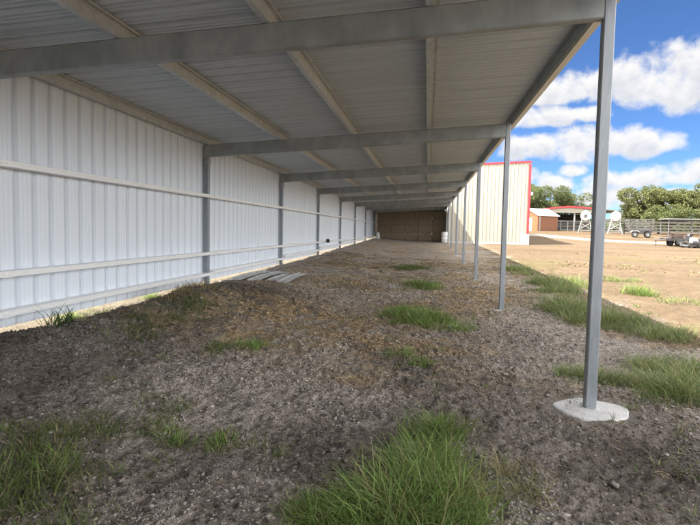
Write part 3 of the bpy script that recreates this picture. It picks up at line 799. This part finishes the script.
# behind the orange shed and barn (left of the near post)
gL = 'trees behind the barn'
tree(22.0, 128, 12.30, 6.83, 'tallest tree behind the barn, its crown just right of the red trimmed building', gL, 0, 26010)
tree(27.5, 130, 11.45, 6.34, 'round tree behind the barn, second from the red trimmed building', gL, 2, 23120)
tree(32.5, 131, 9.75, 5.61, 'mid-height tree behind the barn roof, third from the red trimmed building', gL, 1, 20230)
tree(36.0, 133, 6.8, 3.8, 'low tree ending the row behind the barn, left of the near post', gL, 0, 14450)
tree(16.0, 132, 12.19, 6.71, 'tree half hidden behind the red trimmed building', gL, 2, 17340)
gR = 'trees along the right side of the yard'
tree(31.6, 89, 5.4, 3.0, 'small bushy tree just right of the right white tank', gR, 1, 17340)
tree(33.4, 86, 8.37, 4.15, 'light green tree behind the quad bike', gR, 1, 23120)
tree(35.6, 88, 8.16, 4.39, 'rounded tree second right of the quad bike', gR, 0, 23120)
tree(38.6, 82, 8.06, 4.39, 'olive tree rising behind the canopy trailer', gR, 1, 23120)
tree(42.6, 80, 9.12, 4.88, 'broad tree right of the canopy trailer', gR, 0, 23120)
tree(45.5, 74, 9.75, 4.76, 'tallest dark tree at the right edge of the picture', gR, 2, 23120)
tree(33.6, 80, 4.56, 3.42, 'low olive shrub tree along the fence behind the quad bike', gR, 0, 17340)
tree(38.0, 76, 4.24, 3.54, 'low green shrub tree along the fence behind the trailer', gR, 1, 17340)
tree(51, 78, 10.07, 5.37, 'far tree beyond the right edge, behind the tallest dark one', gR, 0, 14450)

# far woods on the horizon, one continuous mass
def woods():
    P = []; n = 42000
    a = rng.uniform(-1.3, 1.7, n); R_ = rng.uniform(205, 235, n); k = .55 + .75 * fbm(a * 22, a * 0, 500, 4)
    hgt = 4.6 * k * rng.uniform(0, 1, n) ** 1.2
    x = R_ * np.sin(a); y = R_ * np.cos(a); z = ground_z(x, y) + hgt
    d = rng.normal(size=(n, 3)); d /= np.linalg.norm(d, axis=1)[:, None]; b = np.cross(d, rng.normal(size=(n, 3))); b /= np.linalg.norm(b, axis=1)[:, None]
    s_ = rng.uniform(.5, 1.1, n)[:, None]; p = np.c_[x, y, z]
    V = np.stack([p - d * s_, p + b * s_ * .6, p + d * s_, p - b * s_ * .6], 1).reshape(-1, 3)
    c = np.array([.085, .105, .045]) * rng.uniform(.6, 1.4, n)[:, None]
    o = mesh_np('far_woods', V, np.arange(4 * n).reshape(n, 4), M['leaf'], None, np.repeat(c, 4, 0)); o['kind'] = 'stuff'
    o['label'] = 'far line of woods on the horizon'; o['category'] = 'woods'
woods()

# ------------------------------------------------------------------ grass, weeds, clods, straw
def blades(cx, cy, n, rad, h, cols, lean=.8, wd=.006, elong=(1, 1), ang=0, flop=.75, segs=4, dry=.12):
    nt_ = max(3, int(n / 55)); tr = rad * np.sqrt(rng.uniform(0, 1, nt_)) * rng.uniform(.75, 1.12, nt_); ta = rng.uniform(0, 2 * np.pi, nt_)
    th = rng.uniform(.45, 1.15, nt_) * (1.05 - .45 * (tr / rad) ** 2); tb = rng.uniform(.72, 1.3, nt_)
    ti = rng.integers(0, nt_, n); spread = min(.07, .22 * rad) + .06 * rad
    ox_, oy_ = rng.normal(0, spread, n), rng.normal(0, spread, n)
    u = (tr * np.cos(ta))[ti] * elong[0] + ox_; v = (tr * np.sin(ta))[ti] * elong[1] + oy_
    x = cx + u * math.cos(ang) - v * math.sin(ang); y = cy + u * math.sin(ang) + v * math.cos(ang)
    r = np.hypot(ox_, oy_) / spread * .5 * rad; a = np.arctan2(oy_, ox_)
    z = ground_z(x, y) - .01
    edge = np.clip(r / rad, 0, 1)
    H = h * rng.uniform(.5, 1.2, n) * th[ti]
    da = np.where(rng.uniform(0, 1, n) < .6, a + ang + rng.normal(0, .7, n), rng.uniform(0, 2 * np.pi, n))
    ln = lean * rng.uniform(.25, 1.2, n) * (.4 + .6 * edge)
    fl = flop * rng.uniform(.2, 1.2, n)
    ddx, ddy = np.cos(da), np.sin(da)
    wa = da + np.pi / 2 + rng.normal(0, .5, n)
    wx, wy = np.cos(wa), np.sin(wa)
    W = wd * rng.uniform(.6, 1.3, n)
    rows = []
    for s in range(segs + 1):
        t = s / segs
        out = H * (ln * t + fl * t ** 2.6)
        up = H * (t - .45 * fl * t ** 3)
        px = x + ddx * out; py = y + ddy * out; pz = z + up
        ww = W * (1 - t ** 1.6) * .5 + .0004
        rows.append(np.stack([px - wx * ww, py - wy * ww, pz], 1)); rows.append(np.stack([px + wx * ww, py + wy * ww, pz], 1))
    V = np.stack(rows, 1)      # n, 2(segs+1), 3
    k = 2 * (segs + 1)
    base = (np.arange(n) * k)[:, None, None]
    loc = np.array([[2 * s, 2 * s + 1, 2 * s + 3, 2 * s + 2] for s in range(segs)])[None]
    F = (base + loc).reshape(-1, 4)
    m = rng.uniform(0, 1, n)[:, None]
    c = np.array(cols[0]) * (1 - m) + np.array(cols[1]) * m
    isd = (rng.uniform(0, 1, n) < dry)[:, None]
    c = np.where(isd, np.array([.38, .31, .16]) * (.7 + .5 * m), c) * (rng.uniform(.75, 1.2, n) * tb[ti])[:, None]
    return V.reshape(-1, 3), F, np.repeat(c, k, 0)
GREEN = ((.12, .215, .042), (.285, .375, .115))
PALE = ((.14, .17, .06), (.26, .26, .11))
DULL = ((.085, .135, .034), (.18, .215, .075))
def clump(parts, label, name='grass_clump', cat='grass clump', group='grass clumps growing in the bare soil'):
    Vs, Fs, Cs = [], [], []; o = 0
    for p in parts:
        V, F, c = blades(**p); Vs.append(V); Fs.append(F + o); Cs.append(c); o += len(V)
    b = (parts[0]['cx'], parts[0]['cy'], gz(parts[0]['cx'], parts[0]['cy']))
    ob = mesh_np(name, np.concatenate(Vs), np.concatenate(Fs), M['blade'], None, np.concatenate(Cs), False, b)
    tag(ob, label, cat, group)
def P(cx, cy, n, rad, h, cols=GREEN, **k): return dict(cx=cx, cy=cy, n=n, rad=rad, h=h, cols=cols, **k)
clump([P(-.02, 2.95, 3000, .33, .32, lean=.7, wd=.0075), P(.06, 3.5, 1500, .26, .28, wd=.007), P(-.15, 2.75, 800, .28, .24), P(.10, 2.5, 1000, .30, .28),
       P(-.05, 3.1, 350, .58, .10, DULL, lean=1.1, wd=.005, dry=.5), P(.03, 3.2, 200, .34, .50, PALE, lean=.7, wd=.004, flop=.9, dry=.5)], 'largest bright green grass clump, in the foreground at the bottom centre')
clump([P(.10, 4.15, 700, .24, .24), P(.14, 4.4, 260, .24, .22, PALE)], 'thin upright grass clump just behind the largest foreground clump')
clump([P(-.50, 2.85, 1200, .24, .17, lean=.8), P(-.62, 3.0, 300, .2, .15)], 'low grass clump on the left of the largest foreground clump')
clump([P(.52, 3.75, 110, .22, .26, PALE, lean=1.0, wd=.005, dry=.6), P(.42, 3.2, 90, .2, .24, PALE, dry=.6, lean=1.)], 'dry straggling stalks right of the largest foreground clump')
clump([P(.62, 3.35, 120, .16, .2, PALE, lean=.9, dry=.4)], 'small yellowish tuft right of the dry stalks')
clump([P(-.15, 9.6, 2600, .62, .24, wd=.011, elong=(1, 1.3)), P(.3, 8.9, 700, .4, .2, wd=.01), P(-.3, 10.3, 900, .5, .2, wd=.01)], 'wide green clump in the middle of the shed floor')
clump([P(-.25, 14.9, 1500, .6, .24, wd=.014, elong=(1, 1.5)), P(.1, 14.2, 400, .4, .2, wd=.012)], 'green clump farther back, behind the wide middle one')
clump([P(-.65, 20.6, 1300, .8, .2, DULL, wd=.018, elong=(1, 1.6))], 'faint farthest green clump on the shed floor')
clump([P(-.34, 6.95, 300, .18, .12, wd=.007)], 'small tuft before the wide middle clump, left one of two')
clump([P(.02, 6.5, 380, .2, .12, wd=.007), P(-.1, 6.7, 100, .15, .1)], 'small tuft before the wide middle clump, right one of two')
clump([P(-2.32, 2.72, 700, .32, .19, DULL, lean=.9), P(-2.5, 2.95, 260, .25, .17, GREEN)], 'spreading green clump at the lower left edge')
clump([P(-1.95, 2.5, 420, .30, .13, DULL, lean=.9)], 'low clump at the very bottom left, nearest the corner')
clump([P(-2.52, 3.45, 380, .3, .13, DULL, lean=.9), P(-2.75, 3.3, 250, .25, .15, DULL)], 'matted clump on dark soil above the lower left clump')
clump([P(-2.25, 3.78, 420, .34, .13, DULL, lean=.9, elong=(1.3, .8)), P(-2.0, 3.7, 260, .2, .13, GREEN)], 'longer green patch on dark soil left of centre')
clump([P(-2.3, 4.25, 300, .25, .12, DULL)], 'sparse low patch behind the longer green patch')
clump([P(-1.56, 3.72, 260, .15, .11, GREEN)], 'little isolated tuft left of the foreground clump')
clump([P(-2.28, 6.6, 420, .26, .15, GREEN), P(-2.5, 6.25, 300, .25, .13, DULL)], 'green tuft at the edge of the straw, under the soil heap')
clump([P(-4.15, 8.9, 900, .5, .20, ((.10, .095, .05), (.19, .17, .09)), elong=(.8, 1.5), dry=.5), P(-3.9, 8.1, 700, .5, .16, DULL, elong=(.8, 1.4))], 'grey dry grass covering the soil heap by the back wall')
clump([P(-3.6, 6.9, 700, .55, .13, DULL, elong=(1, 1.4)), P(-3.9, 6.0, 400, .5, .12, DULL)], 'dull grass on the dark slope near the back wall')
clump([P(-4.62, 5.95, 90, .16, .42, ((.05, .08, .025), (.10, .14, .05)), wd=.012, lean=.5, dry=.05)], 'tall leafy weed against the lower back wall', 'weed', 'weed', 'weeds along the back wall')
clump([P(-5.0, 6.9, 300, .3, .18, wd=.01), P(-5.15, 7.3, 150, .3, .15, PALE)], 'sunlit weed under the wall edge right of the tall leafy weed', 'weed', 'weed', 'weeds along the back wall')
clump([P(-5.1, 9.3, 250, .25, .18, wd=.01, elong=(.6, 2))], 'sunlit weed under the wall edge left of the first wall post', 'weed', 'weed', 'weeds along the back wall')
# weeds on the yard side
gW = 'weeds along the open side of the shed'
YG = ((.12, .18, .055), (.27, .32, .115))
clump([P(3.9, 16.6, 2250, 1.0, .42, YG, wd=0.0109, elong=(.8, 1.6)), P(3.5, 14.5, 1050, .7, .36, YG, wd=0.0095)], 'tall weed bank beyond the second post in the shade edge', 'weed', 'weed', gW)
clump([P(3.1, 10.4, 2250, .8, .40, YG, wd=0.0082, elong=(.8, 1.4)), P(2.9, 11.6, 1050, .6, .46, YG, wd=0.0082)], 'tall weeds directly behind the near post', 'weed', 'weed', gW)
clump([P(3.75, 9.3, 1500, .6, .28, YG, wd=0.0075, elong=(1, 1.2)), P(3.6, 10.3, 750, .5, .3, YG, wd=0.0075)], 'weed patch along the shadow edge right of the near post', 'weed', 'weed', gW)
clump([P(2.75, 6.1, 2250, .48, .30, YG, wd=0.0061), P(2.95, 6.9, 1500, .45, .3, YG, wd=0.0061), P(2.5, 5.7, 525, .3, .2, YG)], 'green weeds at the right edge beside the near post', 'weed', 'weed', gW)
clump([P(1.95, 6.15, 900, .38, .22, YG, wd=0.0054), P(1.6, 6.3, 375, .25, .15, YG)], 'low weeds around the back of the concrete pad', 'weed', 'weed', gW)
clump([P(5.6, 14.8, 750, .4, .42, GREEN, wd=0.0088)], 'sunlit weed standing alone right of the near post', 'weed', 'weed', gW)
clump([P(6.6, 13.2, 1050, .8, .2, YG, wd=0.0082, elong=(1.6, .8))], 'low sunlit weed patch at the right of the yard', 'weed', 'weed', gW)
clump([P(3.4, 21, 1350, .9, .35, YG, wd=0.0136, elong=(.7, 2))], 'weeds in shade beyond the third post', 'weed', 'weed', gW)
clump([P(6.2, 18.5, 750, .8, .2, YG, wd=0.0109)], 'low sunlit weeds farther out in the yard', 'weed', 'weed', gW)

def scatter(n, x0, x1, y0, y1, dens, power=1.0):
    """more points close to the camera; dens(x, y) in 0..1 keeps a share"""
    u = rng.uniform(0, 1, n)
    y = y0 * (y1 / y0) ** u
    x = rng.uniform(x0, x1, n)
    k = rng.uniform(0, 1, n) < dens(x, y)
    return x[k], y[k]
# short yellow-green turf on the sunlit yard
def turf():
    Vs = []; Fs = []; Cs = []; o = 0
    x, y = scatter(2600, 2.6, 16, 6.5, 34, lambda x, y: sm((fbm(x * .28, y * .2, 80, 4) - .44) * 7) * sm((x - 2.2 - .05 * y) / 1.5))
    for a, b in zip(x, y):
        V, F, c = blades(a, b, 12, .14, .07 + .06 * rng.uniform(), ((.17, .15, .055), (.31, .255, .115)), wd=.004 + .0012 * b, segs=2, lean=.9, dry=.35)
        Vs.append(V); Fs.append(F + o); Cs.append(c); o += len(V)
    ob = mesh_np('yard_turf', np.concatenate(Vs), np.concatenate(Fs), M['blade'], None, np.concatenate(Cs)); ob['kind'] = 'stuff'
    ob['label'] = 'short yellowing turf over the sunlit yard'; ob['category'] = 'grass'
turf()
# thin grass between the clumps
def sparse():
    Vs = []; Fs = []; Cs = []; o = 0
    x, y = scatter(420, -4.3, 6, 2, 26, lambda x, y: sm((fbm(x * .6, y * .5, 200, 3) - .46) * 8))
    for a, b in zip(x, y):
        V, F, c = blades(a, b, rng.integers(8, 30), .12, .10 + .05 * rng.uniform(), DULL if a < 2.4 else YG, wd=.005 + .0008 * b, segs=3, lean=.9)
        Vs.append(V); Fs.append(F + o); Cs.append(c); o += len(V)
    ob = mesh_np('sparse_grass', np.concatenate(Vs), np.concatenate(Fs), M['blade'], None, np.concatenate(Cs)); ob['kind'] = 'stuff'; 
    ob['label'] = 'thin scattered grass blades in the bare soil'; ob['category'] = 'grass'
sparse()

# crumbled soil clods
def clods(n):
    t = (1 + 5 ** .5) / 2
    IV = np.array([(-1, t, 0), (1, t, 0), (-1, -t, 0), (1, -t, 0), (0, -1, t), (0, 1, t), (0, -1, -t), (0, 1, -t), (t, 0, -1), (t, 0, 1), (-t, 0, -1), (-t, 0, 1)]) / 1.9
    IF = np.array([(0, 11, 5), (0, 5, 1), (0, 1, 7), (0, 7, 10), (0, 10, 11), (1, 5, 9), (5, 11, 4), (11, 10, 2), (10, 7, 6), (7, 1, 8), (3, 9, 4), (3, 4, 2), (3, 2, 6), (3, 6, 8), (3, 8, 9), (4, 9, 5), (2, 4, 11), (6, 2, 10), (8, 6, 7), (9, 8, 1)])
    x, y = scatter(n, -4.5, 4.2, 1.9, 16, lambda x, y: (.25 + .75 * sm((fbm(x * 1.3, y * 1.3, 300, 4) - .38) * 5)) * (1 - sm((x - 2.2) / 1.6) * .8) * (np.hypot(x - 1.57, y - 5.2) > .42))
    m = len(x); z = ground_z(x, y)
    s = .003 + .008 * rng.uniform(0, 1, m) ** 4 + .0011 * y * rng.uniform(.3, 1, m)
    s = np.where(rng.uniform(0, 1, m) < .012, s * 1.8, s)
    V = IV[None] * (1 + rng.normal(0, .30, (m, 12, 1))) * s[:, None, None] * rng.uniform(.4, 1.7, (m, 1, 3))
    V[:, :, 2] *= .7
    ca, sa = np.cos(x * 997)[:, None], np.sin(x * 997)[:, None]
    V[:, :, 0], V[:, :, 1] = V[:, :, 0] * ca - V[:, :, 1] * sa, V[:, :, 0] * sa + V[:, :, 1] * ca
    V += np.stack([x, y, z + s * .25], 1)[:, None]
    F = (IF[None] + (np.arange(m) * 12)[:, None, None]).reshape(-1, 3)
    c = soil_colour(x, y) * rng.uniform(.40, 1.25, m)[:, None]
    pale = (rng.uniform(0, 1, m) < .014)[:, None]; c = np.where(pale, np.array([.36, .335, .31]) * rng.uniform(.7, 1.2, m)[:, None], c)
    ob = mesh_np('soil_clods', V.reshape(-1, 3), F, M['clod'], None, np.repeat(c, 12, 0)); ob['kind'] = 'stuff'
    ob['label'] = 'crumbled dark soil and small stones over the shed floor'; ob['category'] = 'soil'
clods(120000)

def litter(n):
    def dens(x, y):
        st = gauss(x, y, -1.7, 8.6, 1.6, 2.0, .3) * 1.2 + gauss(x, y, -2.6, 6.9, .8, .6) * .8 + gauss(x, y, -.75, 5.7, .26, .24) * 1.5 + gauss(x, y, .9, 13.5, 1.1, 3.4) * .8
        return np.clip(.22 + st + sm((y - 9) / 4) * sm((fbm(x * 1.2, y, 400, 3) - .45) * 6) * .7, 0, 1) * (1 - .6 * sm((-2.6 - x) / 1) * sm((9 - y) / 2)) * (np.hypot(x - 1.57, y - 5.2) > .38)
    x, y = scatter(n, -4.4, 4.5, 1.9, 26, dens)
    m = len(x); z = ground_z(x, y) + .006
    L = (.004 + .030 * rng.uniform(0, 1, m) ** 1.8) * (1 + .09 * y); W = rng.uniform(.0007, .0017, m) * (1 + .20 * y)
    a = rng.uniform(0, 2 * np.pi, m); tl = rng.normal(0, .28, m); bend = rng.normal(0, .09, m)
    dx, dy = np.cos(a), np.sin(a)
    rows = []
    for t in (-1, 0, 1):
        cx = x + dx * L * t - dy * L * bend * t * t; cy = y + dy * L * t + dx * L * bend * t * t
        cz = z + np.abs(tl) * L * (t + 1) * .5 + .004 * (1 - t * t)
        rows.append(np.stack([cx - dy * W, cy + dx * W, cz], 1)); rows.append(np.stack([cx + dy * W, cy - dx * W, cz + W * .8], 1))
    V = np.stack(rows, 1).reshape(-1, 3)
    F = ((np.arange(m) * 6)[:, None, None] + np.array([[0, 1, 3, 2], [2, 3, 5, 4]])[None]).reshape(-1, 4)
    k = rng.uniform(0, 1, m)[:, None]
    c = np.array([.19, .145, .095]) * (1 - k) + np.array([.45, .36, .235]) * k
    c = c * (.62 + .38 * sm((y - 3.5) / 4))[:, None] * rng.uniform(.7, 1.2, m)[:, None]
    ob = mesh_np('straw', V, F, M['straw'], None, np.repeat(c, 6, 0)); ob['kind'] = 'stuff'
    ob['label'] = 'dry straw and chaff scattered over the shed floor'; ob['category'] = 'straw'
litter(150000)

# ------------------------------------------------------------------ world: sky with cumulus
SUN_DIR = Vector((-1, -.6, 1.55)).normalized()
el_s = math.asin(SUN_DIR.z); az_s = math.atan2(SUN_DIR.x, SUN_DIR.y)
w = bpy.data.worlds.new('World'); sc.world = w; w.use_nodes = True
nt = w.node_tree; bg = nt.nodes['Background']
sky = N(nt, 'ShaderNodeTexSky'); sky.sky_type = 'NISHITA'; sky.sun_disc = False
sky.sun_elevation = el_s; sky.sun_rotation = az_s % (2 * math.pi)
sky.air_density = .8; sky.dust_density = .1; sky.ozone_density = 3.0; sky.altitude = 1500
tc = N(nt, 'ShaderNodeTexCoord'); sep = N(nt, 'ShaderNodeSeparateXYZ'); nt.links.new(tc.outputs['Generated'], sep.inputs[0])
def MA(op, a, b=None, c=None):
    n = nt.nodes.new('ShaderNodeMath'); n.operation = op
    for i, v in enumerate((a, b, c)):
        if v is None: continue
        if hasattr(v, 'node'): nt.links.new(v, n.inputs[i])
        else: n.inputs[i].default_value = v
    return n.outputs[0]
azn = MA('ARCTAN2', sep.outputs[0], sep.outputs[1]); eln = MA('ARCSINE', sep.outputs[2])
# cloud heaps: azimuth, elevation of the base, half width, height above and below the base
CL = [(.205, .238, .060, .034), (.275, .240, .060, .042), (.345, .240, .075, .062), (.43, .232, .085, .082), (.54, .24, .10, .09),
      (.200, .196, .070, .026), (.27, .20, .05, .02),
      (.195, .150, .055, .030), (.255, .145, .075, .046), (.335, .147, .085, .038), (.16, .145, .05, .03),
      (.165, .092, .034, .030), (.215, .080, .040, .030), (.245, .108, .030, .016), (.30, .060, .06, .040), (.19, .045, .06, .02), (.40, .055, .08, .025), (.345, .090, .08, .024), (.42, .096, .08, .028), (.50, .10, .08, .03), (.12, .09, .05, .03)]
def density(elv, nz):
    cur = None
    for (a0, e0, wa, he) in CL:
        da = MA('DIVIDE', MA('SUBTRACT', azn, a0), wa)
        de = MA('SUBTRACT', elv, e0)
        up = MA('DIVIDE', MA('MAXIMUM', de, 0.0), he); dn = MA('DIVIDE', MA('MAXIMUM', MA('MULTIPLY', de, -1.0), 0.0), he * .6)
        d2 = MA('ADD', MA('MULTIPLY', da, da), MA('ADD', MA('MULTIPLY', up, up), MA('MULTIPLY', dn, dn)))
        b_ = MA('SUBTRACT', 1.0, d2)
        cur = b_ if cur is None else MA('SMOOTH_MAX', cur, b_, .25)
    cur = MA('MAXIMUM', cur, -1.2)
    return MA('ADD', cur, MA('MULTIPLY', MA('SUBTRACT', nz, .5), 2.4))
comb = N(nt, 'ShaderNodeCombineXYZ'); nt.links.new(azn, comb.inputs[0]); nt.links.new(MA('MULTIPLY', eln, 1.05), comb.inputs[1])
def noise(vec, scale, off=(0, 0, 0), detail=9):
    mp = N(nt, 'ShaderNodeMapping'); mp.inputs['Location'].default_value = off; nt.links.new(vec, mp.inputs['Vector'])
    n = N(nt, 'ShaderNodeTexNoise'); n.inputs['Scale'].default_value = scale; n.inputs['Detail'].default_value = detail; n.inputs['Roughness'].default_value = .56
    n.inputs['Distortion'].default_value = .15
    nt.links.new(mp.outputs[0], n.inputs['Vector']); return n.outputs['Fac']
n_a = noise(comb.outputs[0], 24)
d0 = density(eln, n_a)
n_b = noise(comb.outputs[0], 24, (-.004, .016, 0), 5)
d1 = density(MA('ADD', eln, .012), n_b)
def MR(v, a, b, c=0., d=1.):
    n = N(nt, 'ShaderNodeMapRange'); n.interpolation_type = 'SMOOTHSTEP'
    for i, x in enumerate((a, b, c, d)): n.inputs[i + 1].default_value = x
    nt.links.new(v, n.inputs[0]); return n.outputs[0]
# unseen broken cumulus field, added outside the listed heaps to light the shaded shed
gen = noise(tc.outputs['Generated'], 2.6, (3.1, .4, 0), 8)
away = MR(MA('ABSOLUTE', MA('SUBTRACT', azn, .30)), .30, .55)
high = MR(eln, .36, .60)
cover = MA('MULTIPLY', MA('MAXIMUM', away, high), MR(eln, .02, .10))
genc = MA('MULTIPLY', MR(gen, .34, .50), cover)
alpha = MA('MAXIMUM', MR(d0, .0, .8, 0, .97), genc)
shade = MA('MAXIMUM', MR(d1, .25, 1.55), MA('MULTIPLY', MR(gen, .52, .75), MA('MULTIPLY', cover, .5)))
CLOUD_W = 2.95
cc = N(nt, 'ShaderNodeMix', data_type='RGBA'); nt.links.new(shade, cc.inputs[0])
cc.inputs[6].default_value = (1, .985, .97, 1); cc.inputs[7].default_value = (.67, .70, .77, 1)
mx = N(nt, 'ShaderNodeMix', data_type='RGBA'); nt.links.new(alpha, mx.inputs[0])
deep = N(nt, 'ShaderNodeMix', data_type='RGBA', blend_type='MULTIPLY'); deep.inputs[0].default_value = 1
nt.links.new(sky.outputs[0], deep.inputs[6]); deep.inputs[7].default_value = (.29, .39, .51, 1)
# added out-of-view clouds are boosted, most when low, as fill for the shade
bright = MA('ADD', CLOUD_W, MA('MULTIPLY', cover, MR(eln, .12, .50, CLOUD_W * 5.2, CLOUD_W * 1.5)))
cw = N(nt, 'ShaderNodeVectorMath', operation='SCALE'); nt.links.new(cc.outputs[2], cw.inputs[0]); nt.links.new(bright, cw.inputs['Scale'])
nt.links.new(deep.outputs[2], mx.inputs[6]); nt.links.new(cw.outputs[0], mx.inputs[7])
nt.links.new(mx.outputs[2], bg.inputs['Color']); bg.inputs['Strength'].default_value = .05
w.cycles.sampling_method = 'MANUAL'; w.cycles.sample_map_resolution = 512

sun = bpy.data.lights.new('sun', 'SUN'); sun.energy = 2.0; sun.angle = math.radians(.53); sun.color = (1, .93, .82)
so = bpy.data.objects.new('sun', sun); COL.objects.link(so); so.rotation_euler = SUN_DIR.to_track_quat('Z', 'Y').to_euler(); so.location = (-20, -12, 31)

# ------------------------------------------------------------------ camera
from mathutils import Matrix
cam = bpy.data.cameras.new('camera'); co = bpy.data.objects.new('camera', cam); COL.objects.link(co)
cam.sensor_width = 36; cam.lens = 27.0; cam.clip_start = .05; cam.clip_end = 3000
R_ = ((0.98898956, 0.02842236, -0.14523025), (0.14670021, -0.05924432, 0.98740527), (0.01946032, -0.9978388, -0.06276158))
mw = Matrix(((R_[0][0], -R_[0][1], -R_[0][2], 0), (R_[1][0], -R_[1][1], -R_[1][2], 0), (R_[2][0], -R_[2][1], -R_[2][2], 1.66), (0, 0, 0, 1)))
co.matrix_world = mw; sc.camera = co

sc.render.engine = 'CYCLES'
sc.cycles.max_bounces = 8; sc.cycles.diffuse_bounces = 4; sc.cycles.use_denoising = True
sc.cycles.use_adaptive_sampling = True; sc.cycles.adaptive_threshold = .02
sc.view_settings.view_transform = 'Standard'; sc.view_settings.look = 'None'
sc.view_settings.exposure = 2.8; sc.view_settings.gamma = 1; sc.view_settings.use_curve_mapping = False
for o in bpy.data.objects:
    if '_wl' in o: del o['_wl']
